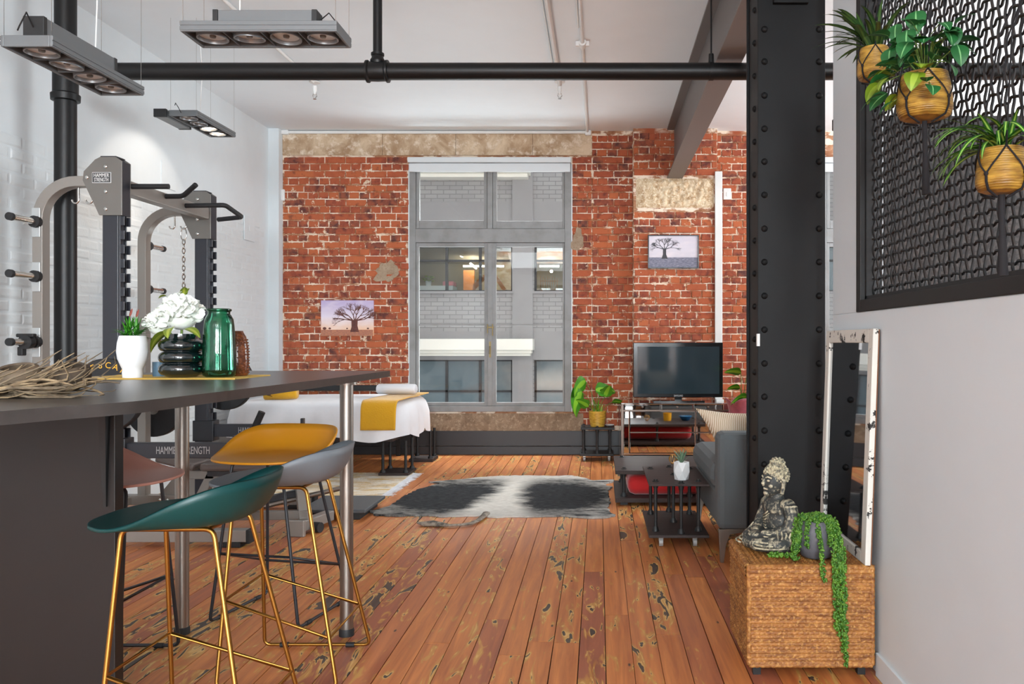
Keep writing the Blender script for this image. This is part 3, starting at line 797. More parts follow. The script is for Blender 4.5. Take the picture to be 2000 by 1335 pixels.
# ================================================================== BAR TABLE
TOPZ, UNZ = 1.154, 1.124
bar = thing('bar_table', 'dark grey laminate breakfast bar on steel legs at the left', 'table', (-1.6, 3.0, 0))
poly = [(-2.15, 1.45), (-1.46, 1.45), (-1.36, 1.56), (-1.285, 1.70), (-1.225, 1.86), (-1.165, 1.98), (-1.135, 2.10), (-1.118, 2.35), (-1.105, 2.7), (-1.075, 3.4), (-1.063, 4.22), (-2.15, 4.22)]
def smooth_poly(P, n=5):
    out = [P[0], P[1]]
    for i in range(1, len(P) - 3):
        p0, p1, p2, p3 = [Vector(P[k]) for k in (i - 1, i, i + 1, i + 2)]
        if i == 1: p0 = p1 * 2 - p2
        for k in range(1, n + 1):
            t = k / n
            q = 0.5 * (2 * p1 + (p2 - p0) * t + (2 * p0 - 5 * p1 + 4 * p2 - p3) * t * t + (3 * p1 - p0 - 3 * p2 + p3) * t ** 3)
            out.append((q.x, q.y))
    return out + [P[-2], P[-1]]
MB().prism(smooth_poly(poly), UNZ, TOPZ).build('worktop', LAMINATE, bar, smooth=35)
pn = MB().box(-2.13, -1.605, 2.75, 2.80, 0, UNZ).build('end_panel', LAMPANEL, bar, bevel=0.002)
MB().add([(-1.645, 2.75, UNZ), (-1.617, 2.75, UNZ), (-1.617, 2.715, UNZ), (-1.645, 2.715, UNZ), (-1.640, 2.75, 0.755), (-1.630, 2.75, 0.755), (-1.630, 2.742, 0.755), (-1.640, 2.742, 0.755)], [(3, 2, 1, 0), (4, 5, 6, 7), (0, 1, 5, 4), (1, 2, 6, 5), (2, 3, 7, 6), (3, 0, 4, 7)]).build('support_bracket', BLACKM, bar)
for (lx, ly) in ((-1.12, 3.68), (-1.86, 3.7)):
    lg = MB().tube([(lx, ly, 0.03), (lx, ly, UNZ)], 0.029, 24).build('leg', STEEL, bar, smooth=40)
    MB().lathe([(0.033, 0), (0.033, 0.022), (0.03, 0.032)], (lx, ly, 0), 24).build('foot', RUBBER, lg, smooth=40)
    MB().lathe([(0.045, -0.012), (0.045, 0)], (lx, ly, UNZ), 24).build('mounting_plate', STEEL, lg, smooth=40)

# ================================================================== STOOLS (front is local +x)
def seat_shell():
    m = MB(); NR, NA = 14, 56
    rings = []
    base = 0
    m.v.append((0.05, 0, 0.757))
    for i in range(1, NR + 1):
        s = i / NR
        for k in range(NA):
            th = 2 * PI * k / NA
            c, sn = math.cos(th), math.sin(th)
            e = 2.5
            ax = 0.265 if c > 0 else 0.245
            R = 1.0 / ((abs(c) / ax) ** e + (abs(sn) / 0.262) ** e) ** (1 / e)
            back = (1 - c) / 2                      # 0 at the front, 1 at the back
            q = min(1.0, max(0.0, (back - 0.22) / 0.70)); h = 0.122 * q * q * (3 - 2 * q) + 0.004
            if s < 0.5:
                rr, zz = R * 0.64 * s / 0.5, 0.757 + 0.006 * (s / 0.5) ** 2
            else:
                q = (s - 0.5) / 0.5
                rr = R * (0.64 + 0.36 * math.sin(q * PI / 2 * 0.80) / math.sin(PI / 2 * 0.80)); zz = 0.763 + h * (1 - math.cos(q * PI / 2 * 0.80)) / (1 - math.cos(PI / 2 * 0.80)) - 0.004 * max(0, c) ** 2 * q * q
            m.v.append((0.05 + rr * c, rr * sn, zz))
    for k in range(NA): m.f.append((0, 1 + k, 1 + (k + 1) % NA))
    for i in range(NR - 1):
        a = 1 + i * NA; b = a + NA
        for k in range(NA):
            l = (k + 1) % NA
            m.f.append((a + k, b + k, b + l, a + l))
    return m
def bend(pts, r=0.03, n=4):
    out = [Vector(pts[0])]
    for i in range(1, len(pts) - 1):
        p0, p, p1 = Vector(pts[i - 1]), Vector(pts[i]), Vector(pts[i + 1])
        a = p + (p0 - p).normalized() * r; b = p + (p1 - p).normalized() * r
        for k in range(n + 1):
            t = k / n
            out.append((1 - t) ** 2 * a + 2 * t * (1 - t) * p + t * t * b)
    out.append(Vector(pts[-1]))
    return out
def make_stool(label, seatm, legm):
    t = thing('bar_stool', label, 'stool', group=None)
    sh = seat_shell().build('seat', seatm, t, smooth=180, local=True)
    q = sh.modifiers.new('solid', 'SOLIDIFY'); q.thickness = 0.010; q.offset = -1
    R_ = 0.0075
    tops = {}
    for sy in (-1, 1):
        fb_, bb_ = Vector((0.225, sy * 0.225, 0.012)), Vector((-0.225, sy * 0.225, 0.012))
        ft, bt = Vector((0.20, sy * 0.125, 0.742)), Vector((-0.075, sy * 0.125, 0.742))
        loop = bend([(0.05, sy * 0.125, 0.742), ft, fb_, bb_, bt, (0.05, sy * 0.125, 0.742)], 0.028)
        MB().tube(loop, R_, 10).build('leg_frame', legm, t, smooth=60, local=True)
        for xx in (0.14, -0.14):
            MB().tube([(xx - 0.018, sy * 0.225, 0.011), (xx + 0.018, sy * 0.225, 0.011)], 0.0108, 10).build('glide', RUBBER, t, smooth=50, local=True)
        tops[sy] = (fb_, ft, bb_, bt)
    def on(a, b, z): return a + (b - a) * ((z - a.z) / (b.z - a.z))
    FL, FR = on(tops[-1][0], tops[-1][1], 0.325), on(tops[1][0], tops[1][1], 0.325)
    BL, BR_ = on(tops[-1][2], tops[-1][3], 0.19), on(tops[1][2], tops[1][3], 0.19)
    MB().tube([FL, FR, BR_, BL], 0.0065, 8, closed=True).build('footrest', legm, t, smooth=60, local=True)
    MB().tube([(0.18, -0.125, 0.742), (0.18, 0.125, 0.742)], 0.006, 8).tube([(-0.06, -0.125, 0.742), (-0.06, 0.125, 0.742)], 0.006, 8).build('cross_bar', legm, t, smooth=60, local=True)
    return t
TEAL = mat('teal_shell', srgb(2, 62, 62), 0.42)
GREYS = mat('blue_grey_shell', srgb(112, 118, 124), 0.48)
YELS = mat('mustard_shell', srgb(222, 148, 26), 0.45)
ROSE = mat('dusty_rose_shell', srgb(204, 146, 130), 0.45)
for (label, sm, lm, x_, y_, rz) in (
        ('teal bar stool with gold legs, nearest the viewer', TEAL, GOLD, -1.225, 2.60, PI),
        ('blue grey bar stool with gold legs beside the teal one', GREYS, GOLD, -1.20, 3.31, PI),
        ('mustard yellow bar stool with black legs at the far end of the bar', YELS, BLKMET, -1.53, 4.0, -PI / 2 - 0.2),
        ('dusty rose bar stool with black legs on the far side of the bar', ROSE, BLKMET, -2.01, 3.30, 0)):
    s = make_stool(label, sm, lm)
    s['group'] = 'bar stools around the bar table'
    s.location = (x_, y_, 0); s.rotation_euler = (0, 0, rz)

# ================================================================== WEIGHT RACK
YN, YF_ = 5.30, 6.50
XU, XRR = -3.10, -3.565
rack = thing('weight_rack', 'charcoal and platinum steel half rack against the white wall', 'rack', (XU, 5.9, 0))
def sweep(m, pts, w, d, Y):                      # flat tube in the plane Y = const, pts are (x, z)
    n = len(pts); base = len(m.v)
    for i in range(n):
        a = Vector(pts[max(i - 1, 0)]); b = Vector(pts[min(i + 1, n - 1)]); t = (b - a).normalized(); nn = Vector((-t.y, t.x))
        p = Vector(pts[i])
        for (s1, s2) in ((1, -1), (1, 1), (-1, 1), (-1, -1)):
            m.v.append((p.x + nn.x * s1 * w / 2, Y + s2 * d / 2, p.y + nn.y * s1 * w / 2))
    for i in range(n - 1):
        for k in range(4):
            l = (k + 1) % 4
            m.f.append((base + i * 4 + k, base + i * 4 + l, base + (i + 1) * 4 + l, base + (i + 1) * 4 + k))
    m.f.append((base + 3, base + 2, base + 1, base)); e = base + (n - 1) * 4; m.f.append((e, e + 1, e + 2, e + 3))
    return m
GZ0, GZ1 = pz(422, YN), pz(309, YN)
bolt = MB().lathe([(0.013, 0), (0.013, 0.004), (0.010, 0.007), (0.0001, 0.008)], seg=8)
b0 = bolt.build('bolt', CHROME, None, smooth=50); bolt_m = b0.data; bpy.data.objects.remove(b0)
RI = world_of(rack).inverted()
def bolt_at(x_, y_, z_, rot=(PI / 2, 0, 0), s=1.0): inst(bolt_m, 'bolt', rack, RI @ Vector((x_, y_, z_)), rot, (s, s, s))
def rack_frame(Y, outer):
    u = MB().box(XU - 0.05, XU + 0.05, Y - 0.04, Y + 0.04, 0.0, GZ1 - 0.01).build('upright', RACKD, rack, bevel=0.004)
    nt_ = MB()
    for sy in (-0.038, 0.03):
        nt_.box(XU + 0.05, XU + 0.062, Y + sy, Y + sy + 0.008, 0.55, GZ0)
        z = 0.6
        while z < GZ0 - 0.06:
            nt_.box(XU + 0.062, XU + 0.088, Y + sy, Y + sy + 0.008, z, z + 0.058); z += 0.09
    nt_.build('notched_rail', RACKD, rack, bevel=0.002)
    dx = lambda p: px(p, YN)
    g = [(dx(205), GZ1), (dx(235), GZ1), (dx(247), pz(317, YN)), (dx(247), GZ0), (dx(203), GZ0), (dx(171), pz(354, YN)), (dx(173), pz(337, YN)), (dx(195), pz(314, YN))]
    mXZ = Matrix(((1, 0, 0, 0), (0, 0, 1, 0), (0, 1, 0, 0), (0, 0, 0, 1)))
    for (a, b) in ((Y - 0.052, Y - 0.042), (Y + 0.042, Y + 0.052)):
        MB().prism(g, a, b, mXZ).build('gusset_plate', RACKT, rack, bevel=0.002)
    MB().box(dx(235) , dx(247), Y - 0.042, Y + 0.042, GZ0, pz(318, YN)).build('gusset_web', RACKD, rack)
    MB().box(dx(205), dx(236), Y - 0.05, Y + 0.05, GZ1 - 0.004, GZ1 + 0.006).build('top_cap', RACKD, rack, bevel=0.002)
    for (p, q) in ((216, 328), (216, 376), (216, 410), (180, 349)):
        bolt_at(dx(p), Y - 0.052, pz(q, YN), (PI / 2, 0, 0))
    zt = pz(355, YN)
    rad = 0.24
    pts = [(dx(185), zt), (XRR + rad, zt)] + [(XRR + rad - rad * math.sin(a * PI / 2 / 10), zt - rad + rad * math.cos(a * PI / 2 / 10)) for a in range(1, 11)] + [(XRR, 0.03)]
    sweep(MB(), pts, 0.065, 0.075, Y).build('rear_post', RACKS, rack, smooth=35, bevel=0.003)
    MB().box(XRR - 0.14, -2.24, Y - 0.04, Y + 0.04, 0.03, 0.105).build('base_tube', RACKS, rack, bevel=0.004)
    MB().box(-2.24, -2.215, Y - 0.043, Y + 0.043, 0.02, 0.108).build('end_cap', RUBBER, rack, bevel=0.004)
    MB().box(-2.42, -2.27, Y - 0.06, Y + 0.05, 0.0, 0.03).build('floor_foot', RUBBER, rack, bevel=0.004)
    for xx in (-3.42, -3.36): bolt_at(xx, Y - 0.04, 0.07)
    MB().prism([(XU - 0.05, 0.105), (XU - 0.05, 0.42), (XU - 0.08, 0.42), (XU - 0.34, 0.105)], Y - 0.012, Y + 0.012, mXZ).build('brace_plate', RACKS, rack)
    # pegs for plates
    for zz in (2.06, 1.715, 1.30, 0.78):
        if zz < 1 and outer < 0: continue
        y0 = Y + outer * 0.038; y1 = Y + outer * 0.27
        br = MB().box(XRR - 0.03, XRR + 0.022, min(y0, y0 + outer * 0.008), max(y0, y0 + outer * 0.008), zz - 0.095, zz + 0.09).build('peg_bracket', mat('pale_zinc', srgb(190, 192, 192), 0.4, 0.5), rack, bevel=0.002)
        MB().tube([(XRR, y0, zz), (XRR, y1, zz)], 0.0205, 16).build('peg', CHROME, rack, smooth=40)
        MB().tube([(XRR, y0, zz), (XRR, y0 + outer * 0.035, zz)], 0.037, 16).build('peg_collar', RUBBER, rack, smooth=40)
        MB().tube([(XRR, y1 - outer * 0.004, zz), (XRR, y1 + outer * 0.022, zz)], 0.0245, 16).build('peg_cap', RUBBER, rack, smooth=40)
    # hooks under the arm
    for p in (151, 178):
        xx = dx(p); zt2 = zt - 0.033
        MB().tube([(xx + 0.008, Y, zt2 + 0.01), (xx + 0.010, Y, zt2 - 0.075)] + [(xx - 0.012 + 0.022 * math.cos(a), Y, zt2 - 0.08 - 0.022 * math.sin(a)) for a in [k * PI / 8 for k in range(9)]], 0.006, 8).build('hook', CHROME, rack, smooth=60)
    # safety arm
    za, zb = pz(893, YN), pz(863, YN)
    arm = MB().box(XU + 0.09, -2.30, Y - 0.03, Y + 0.03, za, zb).box(-2.335, -2.31, Y - 0.02, Y + 0.02, zb, zb + 0.045)
    arm.build('safety_arm', RACKD, rack, bevel=0.004)
    MB().box(XU - 0.06, XU + 0.10, Y - 0.055, Y + 0.055, zb - 0.13, zb + 0.03).build('arm_bracket', BLKMET, rack, bevel=0.004)
    text('arm_lettering', 'HAMMER STRENGTH', 0.068, LETTER, rack, Matrix.Translation((px(362, YN), Y - 0.031, (za + zb) / 2)) @ FRONT, 1.0, 0.54)
    return zt
ZT = rack_frame(YN, -1)
rack_frame(YF_, 1)
lg = MB().box(px(190, YN), px(227, YN), YN - 0.056, YN - 0.052, pz(360, YN), pz(339, YN)).build('badge', mat('badge_silver', srgb(205, 205, 205), 0.4), rack, bevel=0.003)
MB().box(px(191.3, YN), px(225.7, YN), YN - 0.058, YN - 0.055, pz(358.7, YN), pz(340.3, YN)).build('badge_field', mat('badge_grey', srgb(62, 62, 64), 0.5), rack)
mtx = lambda q: Matrix.Translation((px(208.5, YN), YN - 0.0585, pz(q, YN))) @ FRONT
text('badge_lettering', 'HAMMER', 0.033, WPLAST, rack, mtx(345.5), 1.0, 0.74)
text('badge_lettering', 'STRENGTH', 0.033, WPLAST, rack, mtx(354), 1.0, 0.56)
# chin-up beam and grips
zb_ = pz(362, YN)
MB().box(XU - 0.01, XU + 0.07, YN + 0.05, YF_ - 0.05, zb_ - 0.045, zb_ + 0.045).build('chin_up_beam', RACKS, rack, bevel=0.008)
def grip(pts): MB().tube(bend(pts, 0.03), 0.0175, 12).build('grip', RUBBER, rack, smooth=50)
xg = XU + 0.06
grip([(xg, 5.38, zb_ + 0.01), (xg + 0.25, 5.38, zb_ + 0.01)])
grip([(xg, 5.80, zb_ + 0.02), (xg + 0.13, 5.80, zb_ + 0.02), (xg + 0.25, 5.74, zb_ + 0.09)])
grip([(xg, 6.08, zb_), (xg + 0.30, 6.08, zb_ + 0.005), (xg + 0.33, 6.30, zb_ - 0.05), (xg + 0.12, 6.36, zb_ - 0.06)])
MB().box(XRR - 0.135, XRR - 0.075, YN + 0.04, YF_ - 0.04, 0.035, 0.095).build('rear_cross_tube', RACKS, rack, bevel=0.004)

# chain with carabiner hanging from the far hook
xk = px(178, YN); zk = ZT - 0.033 - 0.10
ch = thing('hanging_chain', 'steel chain with carabiner hanging from the far rack hook', 'chain', (xk - 0.01, YF_, zk))
MB().tube([(0.022 * math.sin(a) * (1.0), 0, -0.045 - 0.05 * math.cos(a)) for a in [k * 2 * PI / 16 for k in range(16)]], 0.005, 8, closed=True).build('carabiner', CHROME, ch, smooth=60, local=True)
lk = MB().tube([(0.011 * math.cos(a), 0, 0.021 * math.sin(a)) for a in [k * 2 * PI / 14 for k in range(14)]], 0.0042, 6, closed=True)
l0 = lk.build('link', CHROME, None, smooth=60); lm_ = l0.data; bpy.data.objects.remove(l0)
for k in range(15): inst(lm_, 'link', ch, (0, 0, -0.105 - k * 0.034), (0, 0, (k % 2) * PI / 2))

# barbell with plates
PLM = mat('bumper_plate_rubber', srgb(28, 28, 30), 0.55)
YLW = mat('yellow_print', srgb(236, 176, 48), 0.5)
XB_, ZB_ = -3.0, 0.975
rx = Matrix.Rotation(PI / 2, 4, 'X')
bb_ = thing('barbell', 'steel barbell resting across the weight rack', 'barbell', (XB_, 5.9, ZB_))
MB().tube([(XB_, 5.0, ZB_), (XB_, 6.8, ZB_)], 0.014, 12).build('shaft', STEEL, bb_, smooth=40)
for (a, b) in ((4.86, 5.12), (6.68, 6.94)): MB().tube([(XB_, a, ZB_), (XB_, b, ZB_)], 0.025, 16).build('sleeve', CHROME, bb_, smooth=40)
def plate(label, x_, y_, z_, lettering):
    t = thing('weight_plate', label, 'weight plate', (x_, y_, z_)); t['group'] = 'black bumper plates on the rack'
    prof = [(0.027, -0.03), (0.07, -0.03), (0.075, -0.022), (0.14, -0.022), (0.146, -0.03), (0.218, -0.03), (0.224, -0.024), (0.224, 0.024), (0.218, 0.03), (0.027, 0.03)]
    MB().lathe(prof, seg=48, m=rx).build('disc', PLM, t, smooth=35, local=True)
    MB().lathe([(0.026, -0.032), (0.045, -0.032), (0.045, 0.032), (0.026, 0.032)], seg=24, m=rx).build('hub', STEEL, t, smooth=35, local=True)
    if lettering:
        parts = MB()
        word = 'ESCAPE'
        for i, ch_ in enumerate(word):
            me = text_mesh(ch_, 0.052, 0.0006)
            a = math.radians(-(i - 1.6) * 15)
            m = Matrix.Rotation(-a, 4, 'Y') @ Matrix.Translation((0, -0.0305, 0.182)) @ FRONT
            parts.add([m @ v.co for v in me.vertices], [tuple(p.vertices) for p in me.polygons])
            bpy.data.meshes.remove(me)
        parts.build('lettering', YLW, t, local=True)
    return t
plate('black bumper plate with yellow lettering at the near end of the barbell', XB_ - 0.02, 5.10, ZB_ - 0.0, True)
plate('black bumper plate at the far end of the barbell', XB_ - 0.02, 6.71, ZB_, False)
plate('black weight plate hung low on the far rear rack post', XRR, 6.66, 0.765, False)
cl = thing('spring_collar', 'black clamp collar on the lowest near peg of the rack', 'collar', (XRR, 5.17, 1.30))
MB().lathe([(0.026, -0.025), (0.042, -0.025), (0.044, 0.025), (0.026, 0.025)], seg=16, m=rx).build('ring', RUBBER, cl, smooth=40, local=True)
MB().box(-0.05, -0.015, -0.02, 0.02, -0.085, -0.03).build('lever', RUBBER, cl, local=True, bevel=0.006)
MB().box(-0.06, 0.05, -0.018, 0.018, 0.03, 0.052).build('clasp', RUBBER, cl, local=True, bevel=0.006)

# ================================================================== WEIGHT BENCH inside the rack
PADM = mat('taupe_bench_vinyl', srgb(104, 94, 90), 0.4, bump=(30, 0.1))
bn = thing('weight_bench', 'taupe padded weight bench with grey steel frame inside the rack', 'bench', (-2.7, 5.9, 0))
MB().box(-2.78, -1.98, 5.76, 6.04, 0.40, 0.455).build('back_pad', PADM, bn, bevel=0.02)
MB().box(-2.74, -2.02, 5.80, 6.00, 0.36, 0.40).build('pad_board', BLKMET, bn)
MB().box(-0.14, 0.14, 0, 0.28, 0, 0.055, Matrix.Translation((-2.96, 5.76, 0.43)) @ Matrix.Rotation(math.radians(14), 4, 'Y')).build('seat_pad', PADM, bn, bevel=0.02)
MB().bar((-3.05, 5.9, 0.36), (-2.05, 5.9, 0.36), 0.06, 0.06).build('spine', RACKS, bn, bevel=0.004)
MB().bar((-2.95, 5.9, 0.06), (-1.98, 5.68, 0.12), 0.05, 0.06).build('lower_rail', RACKS, bn, bevel=0.004)
MB().bar((-2.02, 5.67, 0.08), (-2.12, 5.86, 0.36), 0.06, 0.06).build('front_post', RACKS, bn, bevel=0.004)
MB().bar((-2.9, 5.9, 0.06), (-2.75, 5.9, 0.36), 0.06, 0.06).build('rear_post', RACKS, bn, bevel=0.004)
MB().bar((-2.02, 5.55, 0.06), (-1.93, 5.95, 0.06), 0.07, 0.07).build('front_foot', RACKS, bn, bevel=0.006)
MB().bar((-2.025, 5.53, 0.055), (-2.02, 5.56, 0.055), 0.12, 0.11).build('foot_cap', RACKS, bn, bevel=0.006)
MB().tube([(-1.95, 5.68, 0.035), (-1.90, 5.66, 0.035)], 0.035, 16).build('wheel', RUBBER, bn, smooth=40)
MB().tube([(-2.95, 5.5, 0.05), (-2.75, 5.98, 0.05)], 0.036, 16).build('rear_foot', RACKS, bn, smooth=40)
MB().tube([(-2.965, 5.465, 0.05), (-2.945, 5.51, 0.05)], 0.042, 16).build('foot_cap', RUBBER, bn, smooth=40)
MB().tube([(-2.52, 5.6, 0.13), (-1.86, 6.05, 0.24)], 0.018, 12).build('adjusting_bar', STEEL, bn, smooth=40)
MB().tube([(-2.45, 5.9, 0.55), (-2.28, 5.95, 0.80)], 0.0, 3) if False else None
MB().bar((-2.52, 5.66, 0.16), (-2.1, 5.9, 0.24), 0.04, 0.05).build('ladder_bar', BLKMET, bn)
o = thing('tall_handle', 'black slanted rubber grip rising behind the safety arm', 'handle', (-2.70, 6.30, 0.0))
MB().tube([(-2.92, 6.30, 0.0), (-2.68, 6.30, 0.50)], 0.014, 10).build('shaft', BLKMET, o, smooth=40)
MB().tube([(-2.70, 6.30, 0.46), (-2.56, 6.30, 0.77)], 0.026, 14).build('grip', RUBBER, o, smooth=40)

# low black step platform
st_ = thing('step_platform', 'low black exercise step platform between the rug and the cowhide', 'step', (-1.95, 6.32, 0))
SLATE = mat('slate_rubber_top', srgb(74, 78, 82), 0.55, bump=(60, 0.15))
MB().box(-2.19, -1.70, 6.03, 6.60, 0.055, 0.08).build('deck', SLATE, st_, bevel=0.006)
for (a, b) in ((-2.17, -2.05), (-1.9, -1.75)): MB().box(a, b, 6.07, 6.56, 0, 0.055).build('riser', RUBBER, st_, bevel=0.004)

# ================================================================== BED with towels
SHEET = mat('white_sheet', srgb(226, 226, 230), 0.85, var=(3, srgb(216, 216, 220), 0.4, 0.7), bump=(4, 0.35, 0.02), sheen=0.2)
bed = thing('massage_bed', 'low wide bed under a white sheet below the brick wall', 'bed', (-2.72, 8.58, 0))
bx, by, hx, hy = -2.74, 8.57, 0.90, 0.74
NB = 120
def outline(inset, cr):
    out = []
    for k in range(NB):
        a = 2 * PI * (k + 0.5) / NB
        e = 4.2
        c, s = math.cos(a), math.sin(a)
        R = 1 / ((abs(c) / (hx - inset)) ** e + (abs(s) / (hy - inset)) ** e) ** (1 / e)
        out.append((bx + R * c, by + R * s, a))
    return out
sh = MB()
prof = [(-0.012, None), (-0.018, 0.46), (-0.012, 0.56), (0.0, 0.63), (0.018, 0.675), (0.045, 0.705), (0.09, 0.72), (0.2, 0.727), (0.4, 0.73), (0.7, 0.73)]
for (ins, zz) in prof:
    for (x_, y_, a) in outline(ins, 0.1):
        w = mnoise.noise(Vector((x_ * 3.2, y_ * 3.2, 0)))
        if zz is None:
            z_ = 0.37 + 0.035 * w + 0.03 * math.sin(a * 9)
            f_ = 0.02 * math.sin(a * 21 + w * 4)
            sh.v.append((x_ + f_ * math.cos(a), y_ + f_ * math.sin(a), z_))
        else:
            f_ = 0.010 * math.sin(a * 21 + w * 4) * (1 if zz < 0.6 else 0.3)
            sh.v.append((x_ + f_ * math.cos(a), y_ + f_ * math.sin(a), zz + 0.008 * w))
for i in range(len(prof) - 1):
    for k in range(NB):
        l = (k + 1) % NB
        sh.f.append((i * NB + k, i * NB + l, (i + 1) * NB + l, (i + 1) * NB + k))
sh.f.append(tuple((len(prof) - 1) * NB + k for k in range(NB)))
sh.build('sheet', SHEET, bed, smooth=180)
MB().box(bx - hx + 0.13, bx + hx - 0.13, by - hy + 0.12, by + hy - 0.12, 0.40, 0.68).build('mattress', SHEET, bed, bevel=0.05)
MB().box(bx - hx + 0.12, bx + hx - 0.14, by - hy + 0.12, by + hy - 0.14, 0.345, 0.385).build('base_board', BOARD, bed)
MB().box(-3.62, px(783, 9.5), 9.46, 9.50, pz(762, 9.5), pz(751, 9.5)).box(-3.62, -3.56, 9.46, 9.50, 0, pz(762, 9.5)).box(px(775, 9.5), px(783, 9.5), 9.46, 9.50, 0, pz(762, 9.5)).build('headboard_rail', BLACKM, bed, bevel=0.004)
for (fx0, fx1, fy0, fy1) in ((-2.13, -1.84, 8.0, 8.36), (-2.06, -1.80, 8.98, 9.28), (-3.5, -3.2, 8.0, 8.36)):
    ft = MB().box(fx0, fx1, fy0, fy1, 0.0105 if fy0 < 8.5 else 0, 0.035).build('leg_base', BOARD, bed, bevel=0.003)
    for xx in (fx0 + 0.035, fx1 - 0.035):
        for yy in (fy0 + 0.04, fy1 - 0.04):
            MB().tube([(xx, yy, 0.035), (xx, yy, 0.345)], 0.014, 10).lathe([(0.026, 0.035), (0.026, 0.045), (0.02, 0.06)], (xx, yy, 0), 12).build('leg_pipe', BLACKM, bed, smooth=40)
TOWEL = mat('mustard_towel', srgb(214, 158, 20), 0.95, bump=(90, 0.5, 0.01), sheen=0.4)
def towel_fn(u, v):
    # v runs from the front hem up and over the top to the back
    L = v * 1.5
    xl, xr = -2.245 + 0.04 * v, -1.915 + 0.06 * v
    x_ = xl + (xr - xl) * u
    f_ = by - hy - 0.03
    if L < 0.2: y_, z_ = f_ - 0.004, 0.47 + L
    elif L < 0.34:
        t = (L - 0.2) / 0.14 * PI / 2; y_, z_ = f_ + 0.075 * (1 - math.cos(t)), 0.67 + 0.077 * math.sin(t)
    else: y_, z_ = f_ + 0.075 + (L - 0.34), 0.747
    n = mnoise.noise(Vector((x_ * 6, L * 4, 3)))
    return (x_ + 0.006 * n, y_ - (0.012 * n if L < 0.3 else 0), z_ + (0.006 * n if L > 0.3 else 0))
o = MB().grid(towel_fn, 16, 60).build('draped_towel', TOWEL, None, smooth=180, solid=0.012); tag(o, 'mustard towel draped over the right end of the white bed', 'towel')
o = thing('rolled_towel', 'white folded towel roll lying on the mustard towel', 'towel', (-2.1, 8.62, 0.76))
def roll(r0, L, n=26):
    m = MB(); prof = []
    prof += [(r0 * 0.25, -L / 2 + 0.004), (r0 * 0.8, -L / 2), (r0, -L / 2 + 0.015), (r0 * 1.03, 0), (r0, L / 2 - 0.015), (r0 * 0.8, L / 2), (r0 * 0.25, L / 2 - 0.004)]
    return prof
mm = Matrix.Rotation(PI / 2, 4, 'Y')
MB().lathe(roll(0.06, 0.40), (0, 0, 0.052), 28, Matrix.Diagonal((1, 1.5, 0.85, 1)) @ mm, wob=lambda a, z: 1 + 0.04 * math.sin(2 * a + 1)).build('roll', SHEET, o, smooth=70, local=True)
MB().tube([(0.205, 0.02 * math.cos(a) * (1 + a / 6), 0.052 + 0.014 * math.sin(a) * (1 + a / 6)) for a in [k * 0.5 for k in range(24)]], 0.003, 5).build('roll_edge', SHEET, o, smooth=60, local=True)
o = thing('rolled_cushion', 'mustard bolster with a black tie mark at the left of the bed', 'cushion', (px(549, 8.2), 8.2, 0.735), math.radians(6))
MB().lathe(roll(0.062, 0.32), (0, 0, 0.056), 28, Matrix.Rotation(math.radians(-3), 4, 'Y') @ mm).build('cover', TOWEL, o, smooth=70, local=True)
tie = MB()
for k in range(4): tie.tube([(-0.145 + k * 0.004, -0.064, 0.05), (-0.10 + 0.01 * k, -0.063, 0.075 - k * 0.014)], 0.003, 5)
tie.build('tie', BLACKM, o, local=True)

# ================================================================== RUGS
def rug_mat():
    t = NT('cream_gold_rug'); p = t.pos()
    n = t.noise(t.scalev(p, (2.2, 7, 1)), 1.6, 6, 0.7, 0.6); k = t.noise(p, 60, 2)
    c = t.mix(t.ramp(n, 0.42, 0.6), srgb(226, 218, 206), srgb(206, 172, 112))
    c = t.mix(t.ramp(t.noise(p, 3, 5, 0.7), 0.55, 0.7), c, srgb(150, 132, 112))
    t.base(c); t.b.inputs['Roughness'].default_value = 0.95; t.bump(k, 0.6, 0.01)
    return t.m
RUGM = rug_mat()
rug = thing('woven_rug', 'cream and gold woven rug with fringe beneath the bed', 'rug', (-2.6, 7.6, 0))
MB().box(-3.45, -1.83, 6.98, 8.20, 0.0005, 0.010).build('pile', RUGM, rug, bevel=0.003)
fr = MB(); rr = random.Random(5)
for k in range(150):
    y_ = 6.99 + k * 1.2 / 150
    fr.tube([(-1.83, y_, 0.006), (-1.79 + rr.uniform(-.01, .02), y_ + rr.uniform(-.015, .015), 0.004), (-1.755 + rr.uniform(-.02, .03), y_ + rr.uniform(-.03, .03), 0.003)], [0.004, 0.003, 0.001], 4)
o = fr.build('fringe', SHEET, rug); o['kind'] = 'stuff'

hide_px = [(721.6, 999), (735, 1007), (781, 1008.5), (830, 1007), (867, 1010), (911, 1008), (938, 1008), (970, 1011), (997, 1010), (1037, 1010), (1100, 1008.5), (1145, 1012.5), (1181, 1012), (1202, 1008), (1190, 1000), (1186, 992), (1193, 984), (1190, 976), (1187, 961), (1193, 952), (1178, 946), (1198, 942), (1197, 938), (1159, 939.6), (1145.5, 935.6), (1118, 929.7), (1078, 930.7), (1024, 929.7), (975, 930.7), (929, 934), (894, 938), (851, 941), (837.7, 942), (862, 946), (851, 947), (816, 957), (789, 970.7), (765, 987), (746, 995)]
hp = [(px(a, fy(b)), fy(b)) for (a, b) in hide_px]
ref = []
for i in range(len(hp)):
    a, b = Vector(hp[i]), Vector(hp[(i + 1) % len(hp)])
    n = max(2, int((b - a).length / 0.02))
    nn = Vector((-(b - a).y, (b - a).x)).normalized()
    for k in range(n):
        p = a + (b - a) * k / n
        w = 0.018 * mnoise.noise(Vector((p.x * 14, p.y * 14, 2))) + 0.006 * rr.uniform(-1, 1)
        ref.append((p.x + nn.x * w, p.y + nn.y * w))
